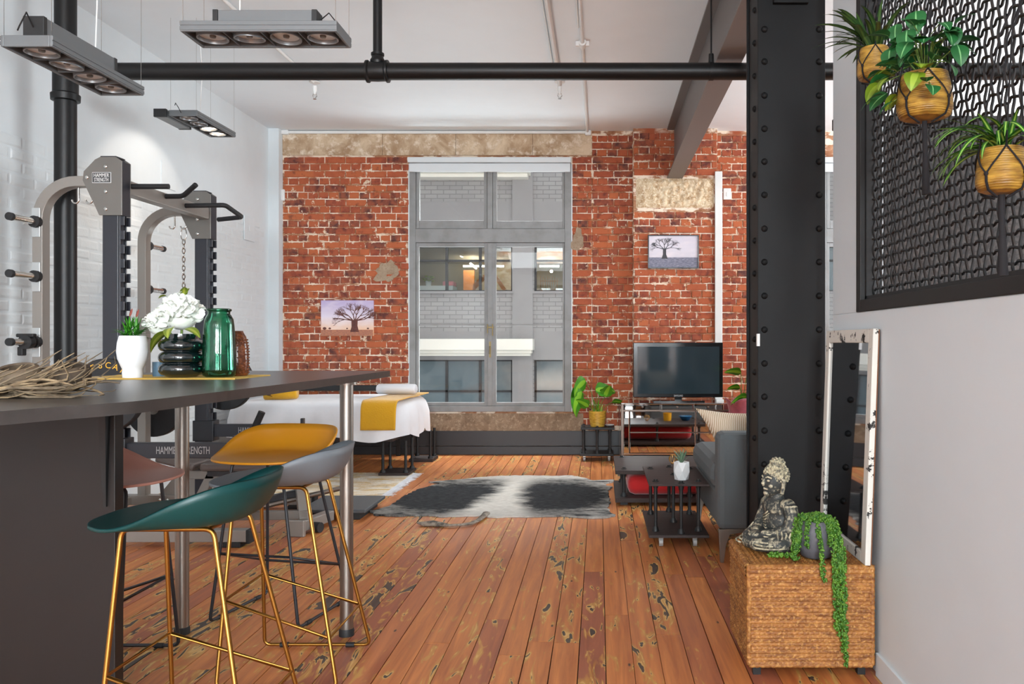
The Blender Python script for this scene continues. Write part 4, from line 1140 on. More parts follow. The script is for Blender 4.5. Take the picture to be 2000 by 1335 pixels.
def hide_mat():
    t = NT('black_and_white_cowhide'); p = t.pos()
    s = t.n('ShaderNodeSeparateXYZ'); t.set(s, 'Vector', p)
    n1 = t.noise(t.scalev(p, (3.0, 6.0, 1)), 1.3, 5, 0.65); n2 = t.noise(t.scalev(p, (16, 50, 1)), 1.0, 4, 0.7)
    x0, y0 = px(1018, fy(931)), fy(931); x1, y1 = px(962, fy(1004)), fy(1004)
    sx = t.math('SUBTRACT', s.outputs[0], t.math('ADD', x0, t.math('MULTIPLY', t.math('SUBTRACT', s.outputs[1], y0), (x1 - x0) / (y1 - y0))))
    wob = t.math('MULTIPLY', t.math('SUBTRACT', n1, 0.5), 0.55)
    hair = t.math('MULTIPLY', t.math('SUBTRACT', n2, 0.5), 0.16)
    d = t.math('ABSOLUTE', t.math('ADD', sx, t.math('MULTIPLY', wob, 0.6)))
    w_front = t.ramp(s.outputs[1], y0, y1)           # spine stripe widens towards the tail
    d = t.math('SUBTRACT', d, t.math('ADD', 0.05, t.math('MULTIPLY', t.math('MULTIPLY', w_front, w_front), 0.17)))
    spine = t.ramp(t.math('ADD', d, t.math('MULTIPLY', hair, 1.6)), -0.04, 0.10)
    def oval(cx, cy, rx_, ry_, soft):
        a = t.math('DIVIDE', t.math('SUBTRACT', s.outputs[0], cx), rx_); b = t.math('DIVIDE', t.math('SUBTRACT', s.outputs[1], cy), ry_)
        e = t.math('SQRT', t.math('ADD', t.math('MULTIPLY', a, a), t.math('MULTIPLY', b, b)))
        e = t.math('ADD', e, t.math('ADD', t.math('MULTIPLY', wob, 1.5), t.math('MULTIPLY', hair, 3.0)))
        return t.ramp(e, 1.0 + soft, 1.0 - soft)
    m = t.math('MAXIMUM', oval(-1.22, 6.92, 0.66, 0.78, 0.30), oval(-0.36, 6.95, 0.56, 0.80, 0.30))
    grey = t.math('MAXIMUM', oval(-1.5, 6.32, 0.55, 0.2, 0.3), oval(-0.1, 6.25, 0.5, 0.16, 0.35))
    grey = t.math('MAXIMUM', grey, t.math('MAXIMUM', oval(-1.35, 7.66, 0.75, 0.16, 0.4), oval(-0.15, 7.68, 0.5, 0.14, 0.4)))
    m = t.math('MAXIMUM', m, t.math('MULTIPLY', grey, t.ramp(n1, 0.3, 0.6)))
    m = t.math('MULTIPLY', m, spine)
    dark = t.mix(t.ramp(n2, 0.35, 0.7), srgb(34, 34, 36), srgb(70, 72, 74))
    light = t.mix(t.ramp(n2, 0.3, 0.7), srgb(196, 190, 180), srgb(234, 230, 222))
    front = t.math('MULTIPLY', t.ramp(t.math('ADD', s.outputs[1], wob), 6.5, 6.2), 0.3)
    c = t.mix(m, t.mix(front, light, srgb(120, 118, 116)), dark)
    t.base(c); t.b.inputs['Roughness'].default_value = 0.9; t.b.inputs['Specular IOR Level'].default_value = 0.1
    t.bump(n2, 0.3, 0.004)
    return t.m
HIDEM = hide_mat()
hide = thing('cowhide_rug', 'black and white cowhide rug lying on the floorboards', 'rug', (-0.9, 7.1, 0))
bm = bmesh.new()
vv = [bm.verts.new((p[0], p[1], 0.006)) for p in ref]
ee = [bm.edges.new((vv[i], vv[(i + 1) % len(vv)])) for i in range(len(vv))]
bmesh.ops.triangle_fill(bm, use_beauty=True, edges=ee)
bm.normal_update()
if sum(f.normal.z for f in bm.faces) < 0: bmesh.ops.reverse_faces(bm, faces=bm.faces[:])
ex = bmesh.ops.extrude_face_region(bm, geom=bm.faces[:])
for g in ex['geom']:
    if isinstance(g, bmesh.types.BMVert): g.co.z = 0.013
for v in bm.verts:
    if v.co.z < 0.01: v.co.z = 0.001
for v in bm.verts: v.co -= Vector(hide.location)
bmesh.ops.recalc_face_normals(bm, faces=bm.faces[:])
me = bpy.data.meshes.new('pelt'); bm.to_mesh(me); bm.free()
link('pelt', me, HIDEM, hide)
tl = [(950, 1006), (944, 1012), (934, 1020), (920, 1026), (900, 1029), (878, 1030), (862, 1028), (845, 1026), (830, 1027), (816, 1025)]
TAILM = mat('grey_tail_hair', srgb(150, 138, 124), 0.9, var=(20, srgb(84, 78, 72), 0.4, 0.6), bump=(60, 0.4))
MB().tube([(px(a, fy(b)), fy(b), 0.018) for (a, b) in tl], [0.03, 0.024, 0.02, 0.018, 0.018, 0.018, 0.03, 0.04, 0.035, 0.012], 10, flat=0.5).build('tail', TAILM, hide, smooth=180)

# ================================================================== PENDANT LAMPS
LAMPBLK = mat('black_end_cap', srgb(26, 26, 27), 0.5)
REFL = mat('lamp_reflector', srgb(226, 224, 220), 0.3, 0.35)
REFLH = mat('lit_lamp_reflector', srgb(240, 230, 215), 0.3, 0.2, emit=((1.0, 0.84, 0.66, 1), 4.0))
RINGM = mat('lamp_ring_silver', srgb(140, 142, 144), 0.35, 0.5)
def glow(name, s, c=(1.0, 0.82, 0.62, 1)): return mat(name, (1, 0.9, 0.75, 1), 0.4, emit=(c, s))
GLOWL, GLOWH = mat('capsule_cap', srgb(120, 112, 104), 0.3, 0.5), glow('bright_capsule', 14.0)
def pendant(label, loc, rz, L, W, gear, tilt=0.0, lit=()):
    t = thing('pendant_lamp', label, 'lamp', loc, rz); t['group'] = 'four spot pendant lamps on wires'
    hL, hW, hh, tk = L / 2, W / 2, 0.045, 0.012
    f = MB()
    f.box(-hL, hL, -hW, -hW + tk, 0, hh).box(-hL, hL, hW - tk, hW, 0, hh).box(-hL, -hL + tk, -hW + tk, hW - tk, 0, hh).box(hL - tk, hL, -hW + tk, hW - tk, 0, hh)
    f.build('frame', ALUD, t, local=True, bevel=0.002)
    g = MB()
    for sy in (-1, 1): g.box(-hL, hL, min(sy * hW, sy * (hW + 0.003)), max(sy * hW, sy * (hW + 0.003)), 0.006, 0.021).box(-hL, hL, min(sy * hW, sy * (hW + 0.003)), max(sy * hW, sy * (hW + 0.003)), 0.026, 0.042)
    g.build('trim_rib', ALUD, t, local=True)
    MB().box(-hL + tk, hL - tk, -hW + tk, hW - tk, hh - 0.006, hh).build('top_plate', ALUD, t, local=True)
    n = 4; p = (L - 2 * tk) / n
    for k in range(n):
        cx = -hL + tk + p * (k + 0.5)
        if k: MB().box(cx - p / 2 - 0.0015, cx - p / 2 + 0.0015, -hW + tk, hW - tk, 0.004, 0.03).build('divider', ALUD, t, local=True)
        r = min(0.058, hW - 0.03)
        tm = Matrix.Translation((cx, 0.0, 0.016)) @ Matrix.Rotation(tilt + 0.1 * math.sin(k * 2.1), 4, 'X')
        lp = MB().lathe([(r - 0.003, 0.016), (r, -0.008), (r + 0.001, -0.013), (r + 0.006, -0.013), (r + 0.007, 0.006), (r + 0.001, 0.022)], seg=28, m=tm).build('lamp_ring', RINGM, t, local=True, smooth=50)
        MB().lathe([(r - 0.004, 0.002), (r * 0.88, 0.008), (r * 0.75, 0.015), (r * 0.5, 0.020), (r * 0.25, 0.022), (0.004, 0.0225)], seg=28, m=tm).build('reflector', REFLH if k in lit else REFL, lp, local=True, smooth=60)
        MB().lathe([(0.0001, -0.008), (0.012, -0.006), (0.014, 0.004), (0.010, 0.016), (0.0001, 0.02)], seg=14, m=tm).build('capsule', GLOWH if k in lit else GLOWL, lp, local=True, smooth=50)
    gx0, gx1, gy0, gy1, gz0, gz1 = gear
    gb = MB().box(gx0 + 0.022, gx1 - 0.022, gy0, gy1, gz0, gz1).build('gear_box', ALUD, t, local=True, bevel=0.003)
    for (a, b) in ((gx0, gx0 + 0.022), (gx1 - 0.022, gx1)): MB().box(a, b, gy0 - 0.002, gy1 + 0.002, gz0 - 0.002, gz1 + 0.002).build('end_cap', LAMPBLK, gb, local=True, bevel=0.002)
    top = CEIL - loc[2]
    for sx in (-1, 1):
        for sy in (-1, 1): MB().tube([(sx * (hL - 0.008), sy * (hW - 0.008), hh), (sx * (hL - 0.008), sy * (hW - 0.008), top)], 0.0013, 5).build('suspension_wire', CHROME, t, local=True)
    MB().tube([(gx0 + 0.1, 0, gz1), (gx0 + 0.1, 0.02, (gz1 + top) / 2), (gx0 + 0.1, 0, top)], 0.003, 6).build('power_cable', WPLAST, t, local=True)
    MB().tube([(gx1, 0, (gz0 + gz1) / 2), (gx1 + 0.04, 0, gz1 - 0.0), (gx1 + 0.08, 0, hh + 0.02), (gx1 + 0.09, 0, hh)], 0.003, 6).build('lead', BLACKM, t, local=True, smooth=60)
    return t
pendant('grey four spot pendant lamp hanging at the top centre', (-1.411, 3.535, 2.586), 0, 0.65, 0.20, (-0.22, 0.22, -0.035, 0.035, 0.048, 0.115), 0.0)
pendant('grey four spot pendant lamp hanging at the far left', (-2.268, 3.615, 2.47), -PI / 2, 0.66, 0.205, (-0.22, 0.29, -0.04, 0.04, 0.048, 0.135), 0.0)
pc = pendant('smaller looking pendant lamp with side gear box over the weight rack', (-3.13, 6.57, 3.0), -PI / 2, 0.66, 0.21, (-0.03, 0.36, -0.205, -0.115, -0.012, 0.045), 0.0, (0, 1))
def spot(name, loc, d, e, ang, blend, c):
    l = bpy.data.lights.new(name, 'SPOT'); l.energy = e; l.spot_size = math.radians(ang); l.spot_blend = blend; l.color = c; l.shadow_soft_size = 0.05
    o = bpy.data.objects.new(name, l); COL.objects.link(o); o.location = loc; o.rotation_euler = Vector(d).to_track_quat('-Z', 'Y').to_euler()
spot('rack_spot', (-3.15, 6.86, 2.975), (-1.0, 0.0, -0.95), 7.5, 104, 0.3, (1.0, 0.88, 0.76))
spot('rack_spot', (-3.12, 6.70, 2.975), (-0.5, -0.3, -1.0), 14, 70, 0.6, (1.0, 0.88, 0.76))
# ================================================================== PLANT HELPERS
rl = random.Random(21)
def two_tone(name, a, b, rough=0.45):
    m1 = mat(name, a, rough, var=(18, tuple(c * 0.75 for c in a[:3]) + (1,), 0.35, 0.7)); m2 = mat(name + '_light', b, rough)
    return m1, m2
def blade_mesh(name, L, W, rise, droop, mats, n=9, tipw=0.05, fold=0.25, prof=None, mid=0.34):
    m = MB(); mi = []
    for i in range(n + 1):
        s = i / n
        w = W * (prof(s) if prof else (math.sin(PI * min(1, s * 0.85 + 0.12)) ** 0.7) * (1 - s * 0.25)) / 2
        if i == n: w = max(w * 0.1, 0.0004)
        a = rise - droop * s
        # integrate the angle analytically enough
        if i == 0: x_, z_ = 0.0, 0.0
        else:
            am = rise - droop * (s - 0.5 / n); x_ += math.cos(am) * L / n; z_ += math.sin(am) * L / n
        for k, q in enumerate((-1, -mid, mid, 1)):
            m.v.append((x_ - math.sin(a) * abs(q) * w * fold * -1 * 0, q * w, z_ + abs(q) * w * fold))
    for i in range(n):
        for k in range(3):
            a = i * 4 + k
            m.f.append((a, a + 4, a + 5, a + 1)); mi.append(1 if k == 1 else 0)
    me = bpy.data.meshes.new(name); me.from_pydata(m.v, [], m.f); me.update()
    for mm_ in mats: me.materials.append(mm_)
    for p, q in zip(me.polygons, mi): p.material_index = q; p.use_smooth = True
    return me
broad = lambda s: max(0.02, math.sin(PI * (s ** 0.75)) ** 0.8)
POTG = None
def wicker_pot_mat(name, a, b):
    t = NT(name); p = t.obj(); s = t.n('ShaderNodeSeparateXYZ'); t.set(s, 'Vector', p)
    w = t.n('ShaderNodeTexWave', {'bands_direction': 'Z'}); t.set(w, 'Vector', p); t.set(w, 'Scale', 55.0); t.set(w, 'Distortion', 1.5); t.set(w, 'Detail', 2.0)
    n = t.noise(t.scalev(p, (8, 8, 30)), 2.0, 4)
    t.base(t.mix(t.ramp(n, 0.35, 0.65), a, b)); t.b.inputs['Roughness'].default_value = 0.38
    t.bump(w.outputs['Fac'], 0.35, 0.004)
    return t.m
WICK = wicker_pot_mat('honey_wicker', srgb(116, 80, 24), srgb(188, 146, 60))

# ================================================================== MESH SCREEN
scr = thing('mesh_screen', 'black framed woven wire screen set in the grey partition', 'screen', (PXR, 2.2, OP[2]))
y0, y1, z0, z1 = OP
XF0, XF1 = PXR - 0.006, PXR + 0.05
fm = MB().box(XF0, XF1, y1 - 0.055, y1, z0, z1).build('stile', BLACKM, scr, bevel=0.003)
MB().box(XF0, XF1, y0, y0 + 0.055, z0, z1).build('stile', BLACKM, scr, bevel=0.003)
MB().box(XF0, XF1, y0 + 0.055, y1 - 0.055, z0, z0 + 0.05).build('rail', BLACKM, scr, bevel=0.003)
MB().box(XF0, XF1, y0 + 0.055, y1 - 0.055, z1 - 0.05, z1).build('rail', BLACKM, scr, bevel=0.003)
MB().box(XF0 + 0.02, XF1 + 0.03, y1 - 0.075, y1 - 0.055, z0 + 0.05, z1).box(XF0 + 0.02, XF1 + 0.03, y0, y1 - 0.055, z0 + 0.05, z0 + 0.065).build('inner_bead', BLACKM, scr)
WIRE = mat('black_crimped_wire', srgb(40, 40, 41), 0.4, 0.3)
wm = MB(); pit = 0.041; amp = 0.0048; xw = PXR + 0.045
ny = int((y1 - y0 - 0.12) / pit); nz = int((z1 - z0 - 0.1) / pit)
for i in range(ny + 1):
    yy = y0 + 0.06 + i * pit; pts = []
    for j in range(nz * 4 + 1):
        ph = j / 4
        pts.append((xw + amp * math.cos(PI * (ph + i)), yy + 0.004 * math.cos(PI * (ph + i)), z0 + 0.05 + ph * pit))
    wm.tube(pts, 0.0047, 5)
for j in range(nz + 1):
    zz = z0 + 0.05 + j * pit; pts = []
    for i in range(ny * 4 + 1):
        ph = i / 4
        pts.append((xw - amp * math.cos(PI * (ph + j)), y0 + 0.06 + ph * pit, zz + 0.003 * math.cos(PI * (ph + j))))
    wm.tube(pts, 0.0047, 5)
o = wm.build('woven_wire', WIRE, scr, smooth=60); o['kind'] = 'stuff'
DIV = mat('charcoal_woven_fabric', srgb(64, 62, 62), 0.9, var=(40, srgb(84, 80, 78), 0.45, 0.6), bump=(120, 0.5))
dv = thing('fabric_divider', 'charcoal fabric divider standing behind the mesh screen', 'divider', (2.4, 4.45, 0))
for k in range(9):
    a = 1.27 + k * 0.30
    MB().box(a, a + 0.293, 4.42, 4.47, 0.03, 2.44).build('panel', DIV, dv, bevel=0.008)
MB().box(1.26, 3.98, 4.40, 4.49, 2.44, 2.50).build('head_rail', BLACKM, dv, bevel=0.004)
MB().box(1.26, 3.98, 4.40, 4.49, 0, 0.03).build('floor_rail', BLACKM, dv)

# ================================================================== HANGING PLANTERS
CORD = mat('black_macrame_cord', srgb(22, 20, 24), 0.85)
def hanging(label, cx, cy, ztop, r, h, tassel, hook):
    t = thing('hanging_planter', label, 'planter', (cx, cy, ztop - h)); t['group'] = 'wicker planters hung on the mesh screen'
    pr = [(r * 0.62, 0), (r * 0.9, h * 0.06), (r * 1.0, h * 0.2), (r * 1.0, h * 0.4), (r * 0.94, h * 0.7), (r * 0.84, h), (r * 0.78, h), (r * 0.8, h * 0.85), (0.001, h * 0.8)]
    MB().lathe(pr, seg=40, wob=lambda a, z: 1 + 0.012 * math.cos(a * 20)).build('pot', WICK, t, local=True, smooth=50)
    MB().lathe([(r * 0.78, h * 0.86), (0.001, h * 0.9)], seg=20).build('soil', mat('potting_soil', srgb(50, 38, 30), 0.95), t, local=True)
    cords = MB()
    for k in range(4):
        a0 = k * PI / 2 + 0.55
        for sgn in (-1, 1):
            a1 = a0 + sgn * PI / 4
            pts = []
            for i in range(9):
                s = i / 8; rr = 1.02
                q = a1 + (a0 - a1) * s
                zz = h * (1.0 - 0.62 * s); R = r * (0.86 + 0.17 * min(1, s * 1.5)) * rr
                pts.append((R * math.cos(q), R * math.sin(q), zz))
            cords.tube(pts, 0.0022, 6)
        pts = [(r * 1.05 * math.cos(a0), r * 1.05 * math.sin(a0), h * 0.38), (r * 1.04 * math.cos(a0), r * 1.04 * math.sin(a0), h * 0.2), (r * 0.9 * math.cos(a0), r * 0.9 * math.sin(a0), h * 0.02), (r * 0.3 * math.cos(a0), r * 0.3 * math.sin(a0), -0.012)]
        cords.tube(pts, 0.0032, 6)
        cords.ball((r * 1.05 * math.cos(a0), r * 1.05 * math.sin(a0), h * 0.38), 0.0055, 8, 6)
        a1 = a0 + PI / 4
        cords.tube([(r * 0.86 * math.cos(a1), r * 0.86 * math.sin(a1), h), (r * 0.4 * math.cos(a1) + 0.02, r * 0.4 * math.sin(a1), h + hook * 0.5), (PXR - cx, 0, h + hook)], 0.0022, 6)
    cords.build('cord_net', CORD, t, local=True, smooth=60)
    MB().tube([(0, 0, -0.005), (0.002, 0, -tassel * 0.5), (0.004, 0.002, -tassel * 0.7), (0.006, 0.004, -tassel)], [0.008, 0.008, 0.011, 0.013], 8).build('tassel', CORD, t, local=True, smooth=60)
    MB().tube([(PXR - cx + 0.03, 0, h + hook + 0.012), (PXR - cx - 0.004, 0, h + hook + 0.012), (PXR - cx - 0.012, 0, h + hook - 0.004), (PXR - cx, 0, h + hook - 0.01)], 0.0025, 6).build('hook', STEEL, t, local=True)
    return t, h
SPA, SPB = two_tone('spider_leaf', srgb(46, 104, 34), srgb(150, 190, 84))
DKA, DKB = two_tone('dark_blade_leaf', srgb(44, 78, 38), srgb(76, 106, 50))
PEA, PEB = two_tone('veined_leaf', srgb(36, 104, 52), srgb(120, 176, 116))
YGA, YGB = two_tone('lime_leaf', srgb(112, 140, 30), srgb(150, 176, 60))
def put_leaf(me, par, loc, rz, tilt=0, roll=0, s=1.0, name='leaf'):
    return inst(me, name, par, loc, Euler((roll, tilt, rz)), (s, s, s))
t1, h1 = hanging('upper left wicker planter with dark blade leaves on the mesh', 1.005, 3.03, pz(95, 3.03), 0.060, 0.115, 0.02, 0.5)
bl = [blade_mesh('leaf', L, 0.021, r_, d_, (DKA, DKB)) for (L, r_, d_) in ((0.20, 1.2, 1.2), (0.23, 1.0, 1.3), (0.17, 1.35, 0.8), (0.25, 0.8, 1.2))]
for k in range(34):
    put_leaf(rl.choice(bl), t1, (rl.uniform(-.02, .02), rl.uniform(-.02, .02), h1 * 0.9), k * 2.4 if math.cos(k * 2.4) < 0.35 else PI - k * 2.4, rl.uniform(-.25, .25), rl.uniform(-.3, .3), rl.uniform(0.75, 1.1))
t2, h2 = hanging('large middle wicker planter with veined round leaves on the mesh', 0.985, 2.51, pz(146, 2.51), 0.080, 0.135, 0.225, 0.55)
vl = [blade_mesh('leaf', L, L * 0.72, 0.35, 1.0, (PEA, PEB), prof=broad, fold=0.12, mid=0.08) for L in (0.062, 0.074, 0.054)]
yl = [blade_mesh('leaf', 0.07, 0.05, 0.4, 1.3, (YGA, YGB), prof=broad, fold=0.12)]
STEMM = mat('green_stem', srgb(96, 120, 48), 0.6)
for k in range(66):
    a = rl.uniform(0, 2 * PI)
    if k < 22: rr, zz = rl.uniform(0.03, 0.11), rl.uniform(0.06, 0.15)
    elif k < 52: rr, zz = rl.uniform(0.04, 0.125), rl.uniform(0.01, 0.11)
    else: rr, zz = rl.uniform(0.07, 0.13), rl.uniform(-0.08, 0.02); a = rl.uniform(PI * 0.6, PI * 1.5)
    x_, y_ = rr * math.cos(a), rr * math.sin(a)
    if x_ > 0.07: x_ = 0.07
    lf_ = put_leaf(rl.choice(yl if k > 56 else vl), t2, (x_, y_, h2 + zz), a, rl.uniform(-0.3, 0.9), rl.uniform(-.5, .5), rl.uniform(0.85, 1.2))
    if k % 2 == 0: MB().tube([(0, 0, h2 * 0.9), (x_ * 0.4, y_ * 0.4, h2 + zz * 0.7 + 0.02), (x_, y_, h2 + zz)], 0.0016, 5).build('stem', STEMM, t2, local=True, smooth=60)
for (x_, y_, z_, s_) in ((-0.075, 0.03, 0.165, 0.9), (-0.03, -0.01, 0.19, 1.15), (-0.085, 0.05, 0.10, 1.0), (-0.06, -0.02, 0.13, 1.1), (0.05, -0.07, 0.12, 1.0), (0.06, -0.09, 0.06, 1.0)):
    put_leaf(vl[1], t2, (x_, y_, h2 + z_), -PI * 0.55 + x_ * 5, 1.2, 0.2, s_)
    MB().tube([(0, 0, h2 * 0.9), (x_ * 0.5, y_ * 0.5, h2 + z_ * 0.5), (x_, y_, h2 + z_)], 0.0018, 5).build('stem', STEMM, t2, local=True, smooth=60)
t3, h3 = hanging('lower right wicker planter with striped spider plant leaves', 0.975, 2.01, pz(291, 2.01), 0.058, 0.105, 0.20, 0.55)
sl = [blade_mesh('leaf', L, 0.018, r_, d_, (SPA, SPB), n=11) for (L, r_, d_) in ((0.22, 1.15, 2.0), (0.24, 0.9, 2.2), (0.18, 1.3, 1.2), (0.26, 1.0, 1.9), (0.2, 0.6, 1.7))]
for k in range(38):
    a = k * 2.4
    if math.cos(a) > 0.3: a = PI - a
    put_leaf(rl.choice(sl), t3, (rl.uniform(-.015, .015), rl.uniform(-.015, .015), h3 * 0.9), a, rl.uniform(-.25, .25), rl.uniform(-.3, .3), rl.uniform(0.7, 1.05))

# ================================================================== WICKER CHEST
def seagrass():
    t = NT('seagrass_weave'); p = t.obj()
    n = t.noise(t.scalev(p, (9, 9, 30)), 1.5, 4, 0.6); k = t.noise(p, 70, 2)
    c = t.mix(t.ramp(n, 0.35, 0.65), srgb(122, 72, 32), srgb(172, 114, 54)); c = t.mix(t.ramp(k, 0.5, 0.75), c, srgb(206, 154, 86))
    t.base(c); t.b.inputs['Roughness'].default_value = 0.6; t.bump(k, 0.4, 0.003)
    return t.m
SEAG = seagrass()
BX = (0.583, 1.062, 3.225, 3.64, 0.045, 0.433)
chest = thing('wicker_chest', 'square seagrass wicker chest by the grey partition', 'basket', ((BX[0] + BX[1]) / 2, (BX[2] + BX[3]) / 2, 0))
def weave(u, v, rowp=0.0145, sp_=0.021):
    r = v / rowp; ri = int(math.floor(r)); fv = r - ri
    ph = u / sp_ + (fv - 0.5) * (0.9 if ri % 2 else -0.9) + 0.37 * ri
    return 0.0105 * math.sqrt(max(0, math.sin(PI * fv))) * (0.45 + 0.55 * abs(math.sin(PI * ph)))
wv = MB()
Wx, Wy, Wz = BX[1] - BX[0], BX[3] - BX[2], BX[5] - BX[4] - 0.05
wv.grid(lambda u, v: (BX[0] + u * Wx, BX[2] - weave(u * Wx, v * Wz), BX[4] + v * Wz), 120, 110)
wv.grid(lambda u, v: (BX[0] - weave(u * Wy, v * Wz), BX[3] - u * Wy, BX[4] + v * Wz), 100, 110)
wv.box(BX[0] + 0.002, BX[1], BX[2] + 0.002, BX[3], BX[4], BX[4] + Wz)
wv.build('woven_body', SEAG, chest, smooth=180)
ld = MB()
zl = BX[4] + Wz
ld.grid(lambda u, v: (BX[0] + u * Wx, BX[2] - 0.006 - weave(u * Wx, v * 0.05, 0.0166), zl + v * 0.05), 120, 16)
ld.grid(lambda u, v: (BX[0] - 0.006 - weave(u * Wy, v * 0.05, 0.0166), BX[3] - u * Wy, zl + v * 0.05), 100, 16)
ld.grid(lambda u, v: (BX[0] + u * Wx, BX[2] + v * Wy, BX[5] - 0.008 + weave(v * Wy, u * Wx, 0.019, 0.024) * 1.2), 110, 100)
ld.box(BX[0] - 0.004, BX[1], BX[2] - 0.004, BX[3], zl, BX[5] - 0.006)
ld.build('woven_lid', SEAG, chest, smooth=180)
ed = MB()
def rope(pts):
    a, b = Vector(pts[0]), Vector(pts[1]); L = (b - a).length; n = int(L / 0.006)
    ed.tube([a + (b - a) * i / n for i in range(n + 1)], [0.0085 + 0.003 * abs(math.sin(i * 0.9)) for i in range(n + 1)], 8)
for (a, b) in (((BX[0], BX[2], BX[5] - 0.006), (BX[1], BX[2], BX[5] - 0.006)), ((BX[0], BX[2], BX[5] - 0.006), (BX[0], BX[3], BX[5] - 0.006)), ((BX[0], BX[2], zl), (BX[1], BX[2], zl)), ((BX[0], BX[2], zl), (BX[0], BX[3], zl)), ((BX[0], BX[2], BX[4]), (BX[0], BX[2], BX[5])), ((BX[0], BX[2], BX[4]), (BX[1], BX[2], BX[4])), ((BX[1], BX[2], BX[4]), (BX[1], BX[2], BX[5]))): rope((a, b))
ed.build('braided_edge', SEAG, chest, smooth=180)
for (a, b) in ((BX[0] + 0.02, BX[2] + 0.02), (BX[1] - 0.05, BX[2] + 0.02), (BX[0] + 0.02, BX[3] - 0.05), (BX[1] - 0.05, BX[3] - 0.05)): MB().box(a, a + 0.03, b, b + 0.03, 0, BX[4]).build('leg', BLACKM, chest)
CTOP = BX[5] + 0.004

# ================================================================== BUDDHA STATUE
def stone_mat():
    t = NT('weathered_dark_stone'); p = t.obj()
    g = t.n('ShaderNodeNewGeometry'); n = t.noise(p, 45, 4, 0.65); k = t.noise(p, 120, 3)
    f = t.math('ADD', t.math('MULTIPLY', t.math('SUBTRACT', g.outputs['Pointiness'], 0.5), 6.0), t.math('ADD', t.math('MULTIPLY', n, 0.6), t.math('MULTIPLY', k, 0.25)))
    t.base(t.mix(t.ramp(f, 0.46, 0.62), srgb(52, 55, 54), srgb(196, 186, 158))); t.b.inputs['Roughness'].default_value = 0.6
    t.bump(k, 0.3, 0.003)
    return t.m
STON = stone_mat(); CREAM = mat('cream_worn_stone', srgb(196, 186, 156), 0.7, var=(60, srgb(110, 106, 94), 0.45, 0.6), bump=(90, 0.3))
bud = thing('buddha_statue', 'seated meditating stone figure with curled hair on the wicker chest', 'statue', (0.735, 3.47, CTOP), PI + 0.40)
b = MB()
b.ball((0.03, 0, 0.045), (0.105, 0.125, 0.046), 24, 14).ball((-0.02, 0, 0.13), (0.058, 0.075, 0.10), 20, 14).ball((-0.015, 0, 0.19), (0.052, 0.078, 0.055), 20, 14)
for s in (-1, 1):
    b.ball((0.03, s * 0.09, 0.045), (0.078, 0.05, 0.044), 18, 12).ball((-0.02, s * 0.066, 0.212), (0.036, 0.034, 0.034), 14, 10)
    b.tube([(-0.022, s * 0.082, 0.212), (-0.02, s * 0.1, 0.16), (0.0, s * 0.104, 0.115), (0.04, s * 0.075, 0.088), (0.082, s * 0.025, 0.078)], [0.032, 0.032, 0.030, 0.026, 0.02], 12)
    b.tube([(0.0, s * 0.1, 0.05), (0.07, s * 0.085, 0.045), (0.115, s * 0.03, 0.04), (0.12, -s * 0.03, 0.04)], [0.045, 0.04, 0.032, 0.026], 12)
b.ball((0.095, 0, 0.075), (0.036, 0.042, 0.018), 14, 10).tube([(-0.012, 0, 0.22), (-0.008, 0, 0.275)], [0.036, 0.026], 14)
b.ball((0.0, 0, 0.014), (0.11, 0.135, 0.014), 24, 8)
b.v = [(v[0] * .95, v[1] * .95, v[2] * .885) for v in b.v]
bo = b.build('body', STON, bud, local=True, smooth=180)
q = bo.modifiers.new('remesh', 'REMESH'); q.mode = 'VOXEL'; q.voxel_size = 0.0035; q.use_smooth_shade = True
q = bo.modifiers.new('smooth', 'SMOOTH'); q.iterations = 6
fo = MB()
for k in range(7):            # robe from the shoulder across the chest
    s = k / 6
    fo.tube([(-0.025 + 0.012 * s, 0.074 - 0.004 * k, 0.238 - 0.014 * k), (0.026 - 0.004 * s, 0.03 - 0.004 * k, 0.205 - 0.018 * k), (0.036 - 0.004 * s, -0.02, 0.165 - 0.014 * k), (0.012, -0.07, 0.145 - 0.01 * k)], 0.0042, 6)
for k in range(6):            # folds hanging from the arms
    for s in (-1, 1):
        fo.tube([(-0.03 + 0.016 * k, s * (0.105 - 0.003 * k), 0.17 - 0.012 * k), (-0.035 + 0.02 * k, s * (0.128 - 0.002 * k), 0.12 - 0.01 * k), (-0.02 + 0.02 * k, s * (0.134 - 0.003 * k), 0.06)], 0.0042, 6)
for k in range(6):            # lap folds
    r_ = 0.028 + 0.016 * k
    for s in (-1, 1):
        fo.tube([(0.055 + r_ * 0.9 * math.cos(a), s * (0.055 + r_ * 0.75 * math.sin(a)), 0.088 - 0.0105 * k) for a in [i * PI / 8 - 0.2 for i in range(8)]], 0.0042, 6)
fo.v = [(v[0] * .95, v[1] * .95, v[2] * .885) for v in fo.v]
fo.build('robe_folds', CREAM, bud, local=True, smooth=180)
hd_ = MB()
hd_.ball((0, 0, 0.303), (0.047, 0.042, 0.052), 28, 18).ball((0.012, 0, 0.28), (0.034, 0.033, 0.03), 20, 12).ball((0.036, 0, 0.262), (0.013, 0.014, 0.012), 12, 8)
hd_.tube([(0.044, 0, 0.315), (0.052, 0, 0.297), (0.049, 0, 0.29)], [0.005, 0.0085, 0.006], 8)
for s in (-1, 1):
    hd_.tube([(0.046, s * 0.006, 0.318), (0.043, s * 0.018, 0.323), (0.034, s * 0.03, 0.318)], 0.0038, 6)
    hd_.ball((0.0405, s * 0.017, 0.309), (0.006, 0.009, 0.0045), 10, 8)
    hd_.tube([(0.0, s * 0.043, 0.322), (-0.006, s * 0.05, 0.31), (-0.004, s * 0.049, 0.285), (0.0, s * 0.046, 0.262)], [0.008, 0.009, 0.008, 0.008], 8)
    hd_.ball((0.03, s * 0.02, 0.29), (0.012, 0.012, 0.012), 10, 8)
